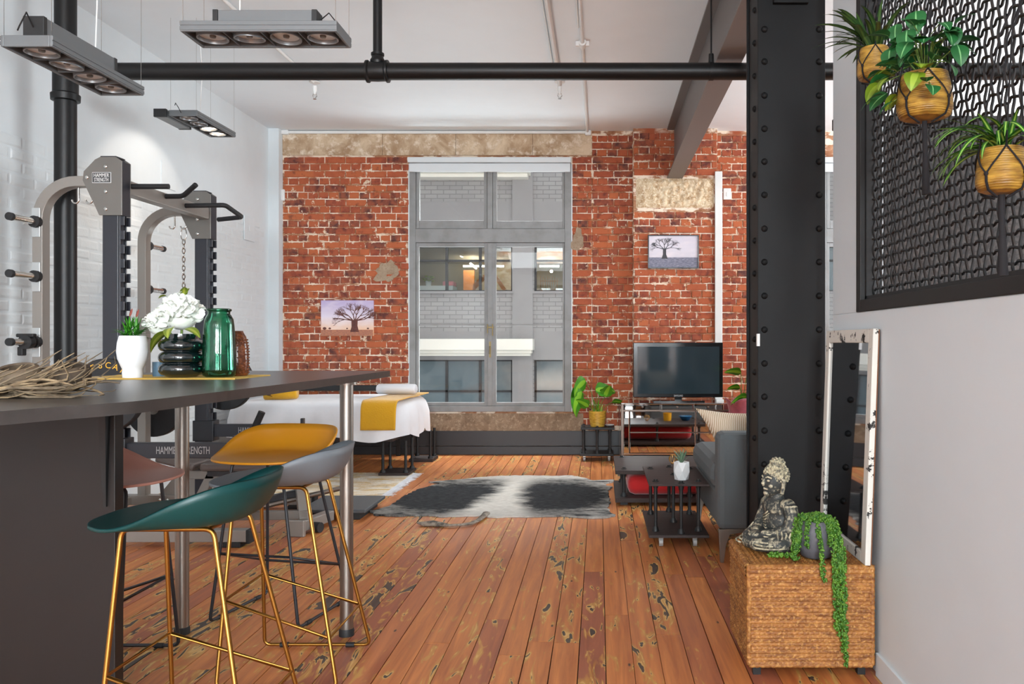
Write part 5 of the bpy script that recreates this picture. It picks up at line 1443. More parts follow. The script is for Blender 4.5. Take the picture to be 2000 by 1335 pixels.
hd_.tube([(0.040, -0.014, 0.277), (0.0465, 0, 0.279), (0.040, 0.014, 0.277)], [0.003, 0.0048, 0.003], 8)
HDT = lambda v: (v[0] * 1.1, v[1] * 1.1, 0.236 + (v[2] - 0.262) * 1.13)
hd_.v = [HDT(v) for v in hd_.v]
ho = hd_.build('head', STON, bud, local=True, smooth=180)
q = ho.modifiers.new('remesh', 'REMESH'); q.mode = 'VOXEL'; q.voxel_size = 0.0022; q.use_smooth_shade = True
q = ho.modifiers.new('smooth', 'SMOOTH'); q.iterations = 2
hr = MB(); hr.ball((-0.008, 0, 0.325), (0.046, 0.045, 0.042), 24, 14).ball((-0.012, 0, 0.366), (0.026, 0.026, 0.02), 18, 10)
for (c, R, n, lo) in (((-0.008, 0, 0.325), (0.047, 0.046, 0.043), 170, -0.55), ((-0.012, 0, 0.366), (0.027, 0.027, 0.021), 60, -0.2)):
    for i in range(n):
        zc_ = 1 - 2 * (i + 0.5) / n; a = i * 2.39996; rr = math.sqrt(1 - zc_ * zc_)
        if zc_ < lo: continue
        d = (rr * math.cos(a), rr * math.sin(a), zc_)
        if d[0] > 0.55 and zc_ < 0.12: continue
        hr.ball((c[0] + d[0] * R[0], c[1] + d[1] * R[1], c[2] + d[2] * R[2]), 0.0052, 6, 4)
hr.v = [HDT(v) for v in hr.v]
hr.build('curled_hair', CREAM, bud, local=True, smooth=180)

# ================================================================== TRAILING SUCCULENT
POTD = mat('charcoal_pot', srgb(92, 92, 98), 0.5, bump=(60, 0.1))
PEARL = mat('trailing_green', srgb(52, 100, 26), 0.45, var=(60, srgb(108, 152, 48), 0.4, 0.7))
suc = thing('trailing_succulent', 'charcoal pot of trailing bead succulent on the wicker chest', 'plant', (0.872, 3.335, CTOP))
MB().lathe([(0.045, 0), (0.06, 0.008), (0.075, 0.05), (0.075, 0.10), (0.066, 0.145), (0.058, 0.15), (0.06, 0.14), (0.001, 0.13)], seg=32).build('pot', POTD, suc, local=True, smooth=50)
def strand(pts, n):
    m = MB(); P = [Vector(p) for p in pts]; seg = []
    for i in range(len(P) - 1): seg.append((P[i + 1] - P[i]).length)
    T = sum(seg)
    for k in range(n):
        s = T * k / n; i = 0
        while i < len(seg) - 1 and s > seg[i]: s -= seg[i]; i += 1
        c = P[i] + (P[i + 1] - P[i]) * min(1, s / max(1e-6, seg[i]))
        for q in range(3):
            d = Vector((rl.uniform(-1, 1), rl.uniform(-1, 1), rl.uniform(-1, 1))).normalized()
            cc = c + d * 0.0082
            m.ball(cc, (0.0046, 0.0046, 0.0078), 6, 4, Matrix.Rotation(rl.uniform(-1, 1), 4, 'X') @ Matrix.Rotation(rl.uniform(-1, 1), 4, 'Y'))
    m.tube(P, 0.0015, 4)
    return m
FE = BX[2] - 0.031 - 3.335     # local y just in front of the chest
specs = [(-2.25, -0.10), (-1.15, -0.085), (-0.75, -0.06), (-2.75, -0.13), (-0.35, -0.12), (2.9, -0.12)]
for (a, dz) in specs:
    c, s = math.cos(a), math.sin(a)
    zt_ = 0.15
    strand([(0.02 * c, 0.02 * s, 0.15), (0.055 * c, 0.055 * s, 0.165), (0.078 * c, 0.078 * s, 0.145), (0.086 * c, 0.086 * s, 0.10), (0.086 * c, 0.086 * s, max(0.012, 0.15 + dz))], 24).build('strand', PEARL, suc, local=True, smooth=180)
for k in range(8):
    a = rl.uniform(0, 2 * PI); strand([(0.05 * math.cos(a), 0.05 * math.sin(a), 0.155), (0.0, 0.0, 0.17), (0.05 * math.cos(a + 2.4), 0.05 * math.sin(a + 2.4), 0.158)], 22).build('strand', PEARL, suc, local=True, smooth=180)
for (x_, zb, n) in ((0.048, -0.275, 58), (0.072, -0.385, 70), (0.034, -0.25, 50), (0.062, -0.33, 62), (-0.012, -0.06, 32)):
    strand([(x_ * 0.5, -0.03, 0.155), (x_ * 0.9, -0.06, 0.15), (x_, FE + 0.01, 0.06), (x_, FE, 0.0), (x_ + 0.004, FE, zb * 0.5), (x_ + 0.008, FE, zb)], n).build('strand', PEARL, suc, local=True, smooth=180)
for (pts) in ([(-0.06, 0.0, 0.14), (-0.092, -0.02, 0.06), (-0.10, -0.03, 0.012), (-0.14, -0.02, 0.012), (-0.19, 0.0, 0.012)], [(-0.06, -0.02, 0.13), (-0.09, -0.05, 0.05), (-0.105, -0.055, 0.012), (-0.09, -0.075, 0.012)], [(-0.05, 0.03, 0.15), (-0.085, 0.03, 0.1), (-0.088, 0.02, 0.03)]):
    strand(pts, 46).build('strand', PEARL, suc, local=True, smooth=180)

# ================================================================== LEANING MIRROR
def chipped():
    t = NT('chipped_white_frame'); p = t.obj(); n = t.noise(p, 16, 5, 0.7); k = t.noise(p, 4, 3)
    m = t.ramp(t.math('ADD', n, t.math('MULTIPLY', t.math('SUBTRACT', k, 0.5), 0.5)), 0.64, 0.66)
    t.base(t.mix(m, srgb(214, 212, 204), srgb(38, 36, 34))); t.b.inputs['Roughness'].default_value = 0.7; t.bump(n, 0.25, 0.004)
    return t.m
CHIP = chipped()
MH = 0.915; my0, my1 = 3.20, 3.86
mir = thing('leaning_mirror', 'tall mirror with chipped white frame leaning on the grey partition', 'mirror', (1.03, 3.53, CTOP))
lean = Matrix.Translation((1.038, 0, CTOP)) @ Matrix.Rotation(math.atan2(0.032, MH), 4, 'Y')
def mbox(y0, y1, z0, z1, x0=-0.012, x1=0.010): return MB().box(x0, x1, y0, y1, z0, z1, lean)
fw = 0.056
mbox(my0, my0 + fw, 0, MH).build('frame_stile', CHIP, mir, bevel=0.003)
mbox(my1 - fw, my1, 0, MH).build('frame_stile', CHIP, mir, bevel=0.003)
mbox(my0 + fw, my1 - fw, 0, fw * 0.75).build('frame_rail', CHIP, mir, bevel=0.003)
mbox(my0 + fw, my1 - fw, MH - 0.055, MH).build('frame_rail', CHIP, mir, bevel=0.003)
mbox(my0 + fw - 0.004, my1 - fw + 0.004, fw * 0.75 - 0.004, MH - 0.051, -0.003, 0.002).build('mirror_glass', mat('dark_mirror', (0.42, 0.43, 0.45, 1), 0.03, 1.0), mir)
mbox(my0 + 0.002, my1 - 0.002, 0.002, MH - 0.002, 0.010, 0.014).build('backing_board', mat('brown_hardboard', srgb(120, 74, 44), 0.8), mir)

# ================================================================== SOFA
SOFAM = mat('grey_sofa_fabric', srgb(86, 91, 93), 0.9, bump=(260, 0.25), sheen=0.05)
sofa = thing('sofa', 'grey fabric sofa with metal legs partly hidden by the black column', 'sofa', (1.15, 5.7, 0))
MB().box(0.70, 1.62, 4.86, 5.04, 0.195, 0.766).build('arm', SOFAM, sofa, bevel=0.035)
MB().box(0.71, 1.5, 5.04, 6.10, 0.195, 0.40).build('base', SOFAM, sofa, bevel=0.02)
MB().box(0.685, 1.36, 5.045, 6.10, 0.40, 0.575).build('seat_cushion', SOFAM, sofa, bevel=0.06)
MB().box(1.34, 1.66, 5.04, 6.10, 0.40, 0.80).build('backrest', SOFAM, sofa, bevel=0.06)
mXZ = Matrix(((1, 0, 0, 0), (0, 0, 1, 0), (0, 1, 0, 0), (0, 0, 0, 1)))
for yy in (4.90, 6.02):
    MB().prism([(0.715, 0.0), (0.735, 0.0), (0.748, 0.10), (0.77, 0.165), (0.88, 0.185), (0.88, 0.197), (0.705, 0.197)], yy - 0.015, yy + 0.015, mXZ).build('leg', STEEL, sofa, bevel=0.002)
    MB().prism([(1.55, 0.0), (1.57, 0.0), (1.59, 0.197), (1.45, 0.197), (1.45, 0.185), (1.53, 0.165)], yy - 0.015, yy + 0.015, mXZ).build('leg', STEEL, sofa, bevel=0.002)
def stripes():
    t = NT('cream_striped_cotton'); p = t.obj()
    w = t.n('ShaderNodeTexWave', {'bands_direction': 'X'}); t.set(w, 'Vector', p); t.set(w, 'Scale', 26.0); t.set(w, 'Distortion', 1.2)
    t.base(t.mix(t.ramp(w.outputs['Fac'], 0.35, 0.6), srgb(232, 220, 202), srgb(176, 150, 116))); t.b.inputs['Roughness'].default_value = 0.9
    return t.m
def pillow(w, h, d, n=18):
    m = MB()
    def f(sg):
        def g(u, v):
            a, b_ = u * 2 - 1, v * 2 - 1
            th = d * (max(0, (1 - a ** 4)) * max(0, (1 - b_ ** 4))) ** 0.5
            k = 1 - 0.10 * (1 - abs(a) ** 2) * abs(b_) ** 3 ; k2 = 1 - 0.16 * (1 - abs(b_) ** 2) * abs(a) ** 3
            return (a * w / 2 * k2, sg * th / 2, b_ * h / 2 * k)
        return g
    m.grid(f(-1), n, n); base = len(m.v); m.grid(f(1), n, n)
    return m
cu = thing('striped_cushion', 'cream pinstriped cushion propped on the sofa', 'cushion', (0.955, 5.27, 0.66))
pw = pillow(0.52, 0.42, 0.17)
pw.v = [(v[0] - 0.42 * v[2] * (1 if v[0] < 0 else 0.4), v[1] - 0.18 * v[2], v[2] - 0.05 * v[0]) for v in pw.v]
pw.build('cover', stripes(), cu, local=True, smooth=180)

# ================================================================== PIPE TABLES
def pipe_post(root, x_, y_, za, zb, r=0.014):
    MB().tube([(x_, y_, za), (x_, y_, zb)], r, 12).lathe([(r * 2, za), (r * 2, za + 0.008), (r * 1.3, za + 0.03)], (x_, y_, 0), 14).lathe([(r * 1.3, zb - 0.03), (r * 1.6, zb - 0.01), (r * 1.6, zb)], (x_, y_, 0), 14).build('pipe_post', BLACKM, root, smooth=40)
def pipe_cap(root, x_, y_, z): MB().lathe([(0.022, 0), (0.022, 0.004), (0.013, 0.006), (0.013, 0.014), (0.0001, 0.015)], (x_, y_, z), 12).build('pipe_cap', BLACKM, root, smooth=40)
def castor(root, x_, y_, h):
    c = MB().tube([(x_ - 0.012, y_, h * 0.42), (x_ + 0.012, y_, h * 0.42)], h * 0.42, 16).build('castor', mat('castor_grey', srgb(150, 148, 146), 0.4), root, smooth=40)
    MB().box(x_ - 0.016, x_ + 0.016, y_ - 0.012, y_ + 0.02, h * 0.5, h).build('fork', STEEL, c, bevel=0.003)
ct = thing('coffee_table', 'low wide black board and pipe coffee table before the mirrored console', 'table', (0.72, 7.0, 0))
MB().box(0.13, 1.32, 6.57, 7.43, 0.252, 0.282).build('tabletop', BOARD, ct, bevel=0.002)
MB().box(0.13, 1.32, 6.57, 7.43, 0.028, 0.062).build('shelf', BOARD, ct, bevel=0.002)
for x_ in (0.20, 0.725, 1.25):
    for y_ in (6.66, 7.34):
        pipe_post(ct, x_, y_, 0.062, 0.252); pipe_cap(ct, x_, y_, 0.282)
for x_ in (0.2, 1.25):
    for y_ in (6.66, 7.34): MB().box(x_ - 0.03, x_ + 0.03, y_ - 0.03, y_ + 0.03, 0, 0.028).build('foot', RUBBER, ct)
REDC = mat('red_velvet', srgb(196, 22, 24), 0.8, sheen=0.5, bump=(50, 0.2))
rc = thing('red_cushion', 'bright red cushion on the lower shelf of the coffee table', 'cushion', (0.72, 6.92, 0.062))
co = MB().box(-0.49, 0.46, -0.235, 0.26, 0.0, 0.165).build('cover', REDC, rc, local=True, bevel=0.06, smooth=180)
# items on the coffee table, seen mirrored in the console
o = thing('candle_glass', 'amber candle glass on the coffee table behind the sofa', 'candle', (0.885, 6.95, 0.282))
MB().lathe([(0.05, 0), (0.055, 0.1), (0.05, 0.1), (0.046, 0.01), (0.001, 0.01)], seg=20).build('glass', mat('amber_glass', srgb(224, 160, 30), 0.2), o, local=True, smooth=50)
MB().lathe([(0.045, 0.01), (0.045, 0.07), (0.001, 0.07)], seg=20).build('wax', mat('candle_wax', srgb(240, 220, 170), 0.5), o, local=True)
o = thing('blue_bowl', 'blue glass bowl on the coffee table behind the sofa', 'bowl', (1.12, 6.95, 0.282))
MB().lathe([(0.03, 0), (0.05, 0.006), (0.085, 0.06), (0.08, 0.062), (0.045, 0.012), (0.001, 0.01)], seg=24).build('bowl_body', mat('blue_glass', srgb(30, 96, 150), 0.12), o, local=True, smooth=50)
MB().lathe([(0.086, 0.058), (0.088, 0.062), (0.084, 0.064)], seg=24).build('rim', mat('blue_rim', srgb(60, 130, 180), 0.12), o, local=True, smooth=50)
o = thing('wire_ornament', 'small gold wire ornament on the coffee table behind the sofa', 'ornament', (0.62, 6.95, 0.282))
for k in range(5):
    a = k * PI / 5
    MB().tube([(0.035 * math.cos(a) * math.sin(q), 0.035 * math.sin(a) * math.sin(q), 0.04 + 0.035 * math.cos(q)) for q in [i * PI / 8 for i in range(16)]], 0.002, 5, closed=True).build('hoop', GOLD, o, local=True, smooth=60)
MB().lathe([(0.02, 0), (0.02, 0.006)], seg=16).build('base', GOLD, o, local=True)

sd = thing('side_table', 'small black pipe leg side table on castors beside the sofa', 'table', (0.44, 5.5, 0))
SZT = 0.403
ya, yb = fy(945, SZT), fy(909.5, SZT)
xa0, xa1 = px(1267.5, ya), px(1394, ya)
ya2 = ya; xl_, xr_ = xa0, min(xa1, 0.69)
MB().box(xl_, xr_ + 0.005, ya, yb, SZT - 0.012, SZT).build('tabletop', BOARD, sd, bevel=0.002)
MB().box(xl_, xr_ + 0.005, ya, yb, 0.065, 0.083).build('shelf', BOARD, sd, bevel=0.002)
xm_ = (xl_ + xr_) / 2; ym_ = (ya + yb) / 2
for (x_, y_) in ((xl_ + 0.05, ya + 0.12), (xr_ - 0.05, ya + 0.12), (xl_ + 0.05, yb - 0.12), (xr_ - 0.05, yb - 0.12), (xm_ + 0.02, ya + 0.05), (xm_, yb - 0.04), (xm_, ym_)):
    pipe_post(sd, x_, y_, 0.083, SZT - 0.012, 0.012); pipe_cap(sd, x_, y_, SZT)
for (x_, y_) in ((xl_ + 0.08, ya + 0.06), (xr_ - 0.08, ya + 0.06), (xl_ + 0.06, yb - 0.06), (xr_ - 0.06, yb - 0.06)): castor(sd, x_, y_, 0.065)
# faceted white pot with succulent
WPOT = mat('white_facet_ceramic', srgb(220, 220, 220), 0.45)
fp = thing('faceted_planter', 'white faceted pot with spiky pale succulent on the side table', 'plant', (px(1331, 5.42), 5.42, SZT))
m = MB(); n = 6
rings = [(0.045, 0.0, 0), (0.058, 0.055, 0.5), (0.05, 0.115, 0), (0.043, 0.115, 0), (0.042, 0.1, 0)]
for (r, z_, o_) in rings:
    for k in range(n): a = 2 * PI * (k + o_) / n; m.v.append((r * math.cos(a), r * math.sin(a), z_))
for i in range(len(rings) - 1):
    for k in range(n):
        l = (k + 1) % n; a = i * n; b_ = a + n
        if rings[i][2] < rings[i + 1][2]: m.f += [(a + k, a + l, b_ + k), (a + l, b_ + l, b_ + k)]
        else: m.f += [(a + k, a + l, b_ + l), (a + k, b_ + l, b_ + k)]
m.f += [tuple(reversed(range(n))), tuple(4 * n + k for k in range(n))]
m.build('pot', WPOT, fp, local=True)
ALA, ALB = two_tone('agave_leaf', srgb(96, 128, 106), srgb(136, 158, 124), 0.6)
al = [blade_mesh('leaf', L, 0.014, r_, d_, (ALA, ALB), n=6, fold=0.6) for (L, r_, d_) in ((0.10, 1.35, 0.3), (0.11, 1.1, 0.3), (0.085, 0.8, 0.2))]
for k in range(26): put_leaf(al[k % 3], fp, (0, 0, 0.10), k * 2.4, rl.uniform(-.1, .1), 0, rl.uniform(0.85, 1.1))

# pot stand by the window with the elephant ear plant
ps = thing('plant_stand', 'small black pipe plant stand on castors under the window', 'stand', (-0.02, 9.15, 0))
MB().box(-0.2, 0.17, 9.02, 9.34, 0.345, 0.37).build('tabletop', BLACKM, ps, bevel=0.003)
MB().box(-0.21, 0.16, 9.02, 9.34, 0.06, 0.085).build('shelf', BLACKM, ps, bevel=0.003)
for (x_, y_) in ((-0.17, 9.06), (-0.02, 9.04), (0.12, 9.06), (-0.17, 9.3), (0.12, 9.3)):
    pipe_post(ps, x_, y_, 0.085, 0.345, 0.013); pipe_cap(ps, x_, y_, 0.37)
for x_ in (-0.16, 0.11):
    for y_ in (9.06, 9.3): castor(ps, x_, y_, 0.06)
o = thing('small_dish', 'small pale dish on the plant stand beside the woven pot', 'dish', (0.117, 9.20, 0.37))
MB().lathe([(0.03, 0), (0.05, 0.014), (0.047, 0.014), (0.001, 0.004)], seg=18).build('dish_body', WPLAST, o, local=True, smooth=50)
MB().lathe([(0.05, 0.012), (0.052, 0.016), (0.048, 0.016)], seg=18).build('rim', WPLAST, o, local=True, smooth=50)
ep = thing('potted_elephant_ear', 'yellow woven pot with bright green broad leaves under the window', 'plant', (px(1167, 9.16), 9.16, 0.37))
YPOT = wicker_pot_mat('yellow_woven', srgb(176, 128, 30), srgb(222, 178, 70))
MB().lathe([(0.075, 0), (0.09, 0.09), (0.095, 0.17), (0.088, 0.17), (0.08, 0.13), (0.001, 0.12)], seg=36, wob=lambda a, z: 1 + 0.02 * math.cos(a * 18)).build('pot', YPOT, ep, local=True, smooth=50)
EEA, EEB = two_tone('elephant_ear_leaf', srgb(62, 132, 24), srgb(120, 172, 40), 0.4)
heart = lambda s: max(0.03, (1 - s) ** 0.55 * min(1, 0.25 + s * 5))
el = [blade_mesh('leaf', L, L * 0.85, r_, d_, (EEA, EEB), prof=heart, fold=0.1) for (L, r_, d_) in ((0.40, -0.5, 1.0), (0.30, 0.2, 0.8), (0.2, 0.3, 0.8))]
TH = [(-0.13, -0.02, 0.50, PI * 0.98, 0.25, 0, 0.7), (-0.17, -0.03, 0.38, PI * 1.02, 0.55, 0, 0.95), (-0.02, -0.02, 0.40, 0.3, 0.0, 1, 0.85), (0.02, 0.0, 0.37, 0.0, -0.2, 1, 0.55), (0.16, -0.02, 0.27, 0.1, 0.1, 2, 0.8), (-0.10, -0.05, 0.22, PI * 1.1, -0.5, 2, 0.9), (0.08, -0.04, 0.33, -1.0, -0.9, 2, 0.9)]
for (x_, y_, z_, rz, ti, i_, s_) in TH:
    put_leaf(el[i_], ep, (x_, y_, z_), rz, ti, 0.95 if x_ < 0 else -0.55, s_)
    MB().tube([(x_ * 0.15, y_ * 0.3, 0.12), (x_ * 0.5, y_ * 0.6, 0.12 + (z_ - 0.12) * 0.65), (x_, y_, z_)], 0.004, 6).build('stem', STEMM, ep, local=True, smooth=60)
gl_ = [blade_mesh('leaf', 0.24, 0.02, 1.45, 0.4, (EEA, EEB), n=6), blade_mesh('leaf', 0.18, 0.018, 1.3, 0.6, (YGA, YGB), n=6)]
for k in range(16): put_leaf(gl_[k % 2], ep, (rl.uniform(-.04, .04), rl.uniform(-.03, .03), 0.12), k * 2.4, rl.uniform(-.1, .15), 0, rl.uniform(0.7, 1.05))

# ================================================================== MIRRORED CONSOLE AND TELEVISION
YC = 8.85
CXL, CXR, CT_ = px(1213, YC), 1.72, pz(786, YC)
con = thing('mirrored_console', 'mirrored console cabinet with bronze edges below the television', 'cabinet', (0.95, 9.1, 0))
BRZ = mat('bronze_edge', srgb(112, 98, 90), 0.35, 0.6)
CMIR = mat('aged_mirror', (0.72, 0.70, 0.68, 1), 0.03, 1.0)
MB().box(CXL + 0.01, CXR - 0.01, YC + 0.02, 9.44, 0.10, CT_ - 0.015).build('carcass', BOARD, con)
MB().box(CXL, CXR, YC - 0.01, 9.45, CT_ - 0.016, CT_).build('top', CMIR, con, bevel=0.003)
for x_ in (CXL, CXR - 0.028): MB().box(x_, x_ + 0.028, YC - 0.004, YC + 0.024, 0, CT_ - 0.016).build('corner_post', BRZ, con, bevel=0.003)
MB().box(CXL, CXL + 0.028, 9.41, 9.44, 0, CT_ - 0.016).build('corner_post', BRZ, con)
MB().box(CXR - 0.028, CXR, 9.41, 9.44, 0, CT_ - 0.016).build('corner_post', BRZ, con)
MB().box(CXL + 0.001, CXL + 0.010, YC + 0.024, 9.41, 0.1, CT_ - 0.02).build('side_mirror', CMIR, con)
zr0, zr1 = pz(801, YC), pz(787, YC)
xs = [CXL + 0.028, px(1291, YC), px(1354, YC), 1.32, CXR - 0.028]
for k in range(4):
    dr = MB().box(xs[k] + 0.004, xs[k + 1] - 0.004, YC, YC + 0.02, zr0 + 0.006, zr1 - 0.005).build('drawer', CMIR, con, bevel=0.005)
    MB().ball(((xs[k] + xs[k + 1]) / 2, YC - 0.012, (zr0 + zr1) / 2), 0.011, 10, 8).build('knob', BRZ, dr, smooth=180)
MB().box(CXL + 0.028, CXR - 0.028, YC - 0.004, YC + 0.02, zr0 - 0.006, zr0 + 0.006).build('rail', BRZ, con)
xs = [px(1230, YC), 1.03, CXR - 0.06]
MB().box(CXL + 0.028, px(1229, YC), YC, YC + 0.018, 0.11, zr0 - 0.006).build('bevelled_strip', CMIR, con, bevel=0.006)
zm_ = pz(843.5, YC)
for k in range(2):
    dd = MB().box(xs[k] + 0.003, xs[k + 1] - 0.003, YC, YC + 0.018, 0.118, zm_ - 0.003).build('door', CMIR, con, bevel=0.004)
    d2 = MB().box(xs[k] + 0.003, xs[k + 1] - 0.003, YC, YC + 0.018, zm_ + 0.003, zr0 - 0.009).build('door', CMIR, con, bevel=0.004)
MB().box(CXL + 0.028, CXR - 0.028, YC - 0.004, YC + 0.02, 0.098, 0.112).build('rail', CHROME, con)
MB().box(xs[0], xs[2], YC - 0.003, YC + 0.01, zm_ - 0.003, zm_ + 0.003).build('rail', BRZ, con)
tv = thing('television', 'black flat screen television standing on the mirrored console', 'television', (px(1325, 9.05), 9.05, CT_))
TX0, TX1, TZ0, TZ1 = px(1237, 9.05), px(1412, 9.05), pz(775, 9.05), pz(668, 9.05)
PIANO = mat('piano_black', srgb(14, 14, 16), 0.15)
MB().box(TX0, TX1, 9.05, 9.12, TZ0, TZ1).build('casing', PIANO, tv, bevel=0.006)
MB().box(px(1245, 9.05), px(1405, 9.05), 9.046, 9.052, pz(768, 9.05), pz(676, 9.05)).build('screen', mat('dark_glass_screen', srgb(40, 52, 58), 0.06, 0, spec=0.75), tv)
MB().box(px(1318, 9.05), px(1332, 9.05), 9.05, 9.09, CT_ + 0.01, TZ0 + 0.01).build('neck', PIANO, tv)
MB().box(px(1275, 9.05), px(1375, 9.05), 8.97, 9.2, CT_, CT_ + 0.014).build('foot', PIANO, tv, bevel=0.004)
text('maker_lettering', 'SAMSUNG', 0.030, LETTER, tv, Matrix.Translation((px(1325, 9.05), 9.0495, pz(772, 9.05))) @ FRONT, 1.05, 0.7, 0.0004)
o = MB().box(px(1398, 8.98), px(1413, 8.98), 8.95, 9.02, CT_, CT_ + 0.03).build('white_remote_box', WPLAST, None, bevel=0.004); tag(o, 'small white box at the right end of the console top', 'box')

# pink planter with leaves at the column
PKM = mat('pink_velvet', srgb(176, 88, 104), 0.7, sheen=0.4, var=(12, srgb(140, 64, 82), 0.4, 0.65))
pp = thing('pink_planter', 'pink cloth wrapped planter with green leaves left of the column', 'plant', (px(1450, 8.6), 8.62, 0))
zb0 = pz(812, 8.6); zb1 = pz(779, 8.6)
MB().lathe([(0.12, 0), (0.14, 0.02), (0.11, 0.04), (0.03, 0.06), (0.03, zb0 - 0.06), (0.10, zb0 - 0.03), (0.12, zb0)], seg=20).build('pedestal', BLACKM, pp, local=True, smooth=40)
def wrap(u, v):
    a = u * 2 * PI; fl = 1 + 0.35 * v ** 2 * (0.4 + 0.6 * abs(math.cos(a * 2 + 0.2)))
    r = 0.13 * fl
    return (r * math.cos(a), r * math.sin(a), zb0 + v * (zb1 - zb0) * (0.75 + 0.35 * abs(math.cos(a * 2))))
MB().grid(wrap, 48, 8).build('cloth_wrap', PKM, pp, local=True, smooth=180, solid=0.008)
MB().lathe([(0.001, zb0 + 0.01), (0.125, zb0), (0.12, zb0 + 0.10), (0.001, zb0 + 0.10)], seg=20).build('soil', mat('dark_soil', srgb(50, 38, 30), 0.95), pp, local=True)
for (x_, z_, rz, ti, s_) in ((-0.02, 0.98, PI, -0.1, 0.9), (-0.03, 0.83, PI * 0.95, 0.1, 0.7), (0.04, 0.73, PI * 1.1, 0.3, 1.1), (0.05, 1.0, 0.4, 0, 1.0), (0.08, 0.86, 0, 0.2, 1.0), (0.02, 0.69, PI, 0.2, 0.8)):
    put_leaf(el[2], pp, (x_, -0.05, z_), rz, ti, 0.7, s_)
    MB().tube([(0, 0, zb0 + 0.09), (x_ * 0.6, -0.02, (zb0 + z_) / 2 + 0.1), (x_, -0.05, z_)], 0.004, 6).build('stem', STEMM, pp, local=True, smooth=60)

# ================================================================== PICTURES
def tree_shape(trunk, seed, spread, Hh):
    m = MB(); r = random.Random(seed)
    m.prism(trunk, 0, 0.0006)
    def br(p, a, L, w, d):
        q = (p[0] + math.cos(a) * L * spread, p[1] + math.sin(a) * L)
        n = (-math.sin(a) * w, math.cos(a) * w)
        m.prism([(p[0] - n[0], p[1] - n[1]), (q[0] - n[0] * 0.6, q[1] - n[1] * 0.6), (q[0] + n[0] * 0.6, q[1] + n[1] * 0.6), (p[0] + n[0], p[1] + n[1])], 0, 0.0006 + 0.0002 * r.random())
        if d > 0:
            for k in range(3 if d > 1 else 2): br(q, a + r.uniform(-0.62, 0.62), L * r.uniform(0.6, 0.85), w * 0.62, d - 1)
    return m, br
def sky_print(name, top, mid, low, h):
    t = NT(name); s = t.n('ShaderNodeSeparateXYZ'); t.set(s, 'Vector', t.obj())
    v = t.ramp(s.outputs[2], -h / 2, h / 2)
    c = t.mix(t.ramp(v, 0.1, 0.55), low, mid); c = t.mix(t.ramp(v, 0.5, 1.0), c, top)
    n = t.noise(t.scalev(t.obj(), (4, 1, 12)), 1.0, 3)
    c = t.mix(t.math('MULTIPLY', t.ramp(n, 0.5, 0.7), 0.4), c, srgb(240, 228, 230))
    t.base(c); t.b.inputs['Roughness'].default_value = 0.6
    return t.m
P1 = (px(629, WY), px(731, WY), pz(655, WY), pz(586, WY))
w1, hh1 = P1[1] - P1[0], P1[3] - P1[2]
pic = thing('canvas_print', 'unframed sunset canvas print of a bare baobab tree on the brick wall', 'picture', ((P1[0] + P1[1]) / 2, WY - 0.04, (P1[2] + P1[3]) / 2))
MB().box(-w1 / 2, w1 / 2, 0, 0.03, -hh1 / 2, hh1 / 2).build('canvas', sky_print('sunset_sky_print', srgb(178, 160, 200), srgb(226, 214, 226), srgb(236, 186, 140), hh1), pic, local=True, bevel=0.002)
BRN = mat('printed_brown', srgb(84, 46, 40), 0.7, var=(30, srgb(112, 60, 48), 0.4, 0.7))
MB().box(-w1 / 2 + 0.002, w1 / 2 - 0.002, -0.0006, 0, -hh1 / 2 + 0.002, -hh1 / 2 + 0.07).build('printed_ground', mat('printed_plain', srgb(150, 96, 84), 0.7, var=(40, srgb(196, 130, 92), 0.4, 0.65), stretch=(1, 1, 4)), pic, local=True)
cxp = 0.085
m, br = tree_shape([(cxp - 0.05, -0.16), (cxp + 0.052, -0.16), (cxp + 0.035, -0.09), (cxp + 0.038, -0.02), (cxp - 0.036, -0.02), (cxp - 0.034, -0.1)], 4, 1.25, 1)
for (dx_, a) in ((-0.03, 2.7), (-0.02, 2.2), (0.0, 1.75), (0.01, 1.4), (0.02, 0.95), (0.035, 0.45), (-0.034, 3.0), (0.036, 0.15)): br((cxp + dx_, -0.025), a, 0.062, 0.007, 4)
def to_front(mb): return [(v[0], -0.001 - v[2], v[1]) for v in mb.v]
m.v = to_front(m); m.build('printed_tree', BRN, pic, local=True)
m2 = MB()
for (x_, s_) in ((-0.26, 1.0), (-0.2, 0.7), (0.0, 0.5), (0.24, 0.6)): m2.ball((x_, -0.001, -hh1 / 2 + 0.085), (0.022 * s_, 0.0006, 0.016 * s_), 10, 6)
m2.build('printed_bushes', BRN, pic, local=True)
P2 = (px(1265, PY), px(1364, PY), pz(524, PY), pz(459, PY))
w2, hh2 = P2[1] - P2[0], P2[3] - P2[2]
pic2 = thing('framed_print', 'black framed grey print of a baobab tree on the brick pier', 'picture', ((P2[0] + P2[1]) / 2, PY - 0.045, (P2[2] + P2[3]) / 2))
fb_ = 0.012
MB().box(-w2 / 2, w2 / 2, -0.005, 0.03, -hh2 / 2, -hh2 / 2 + fb_).box(-w2 / 2, w2 / 2, -0.005, 0.03, hh2 / 2 - fb_, hh2 / 2).box(-w2 / 2, -w2 / 2 + fb_, -0.005, 0.03, -hh2 / 2 + fb_, hh2 / 2 - fb_).box(w2 / 2 - fb_, w2 / 2, -0.005, 0.03, -hh2 / 2 + fb_, hh2 / 2 - fb_).build('frame', PIANO, pic2, local=True, bevel=0.001)
MB().box(-w2 / 2 + fb_, w2 / 2 - fb_, 0.004, 0.02, -hh2 / 2 + fb_, hh2 / 2 - fb_).build('print_sheet', sky_print('grey_sky_print', srgb(206, 200, 212), srgb(212, 206, 216), srgb(196, 190, 200), hh2), pic2, local=True)
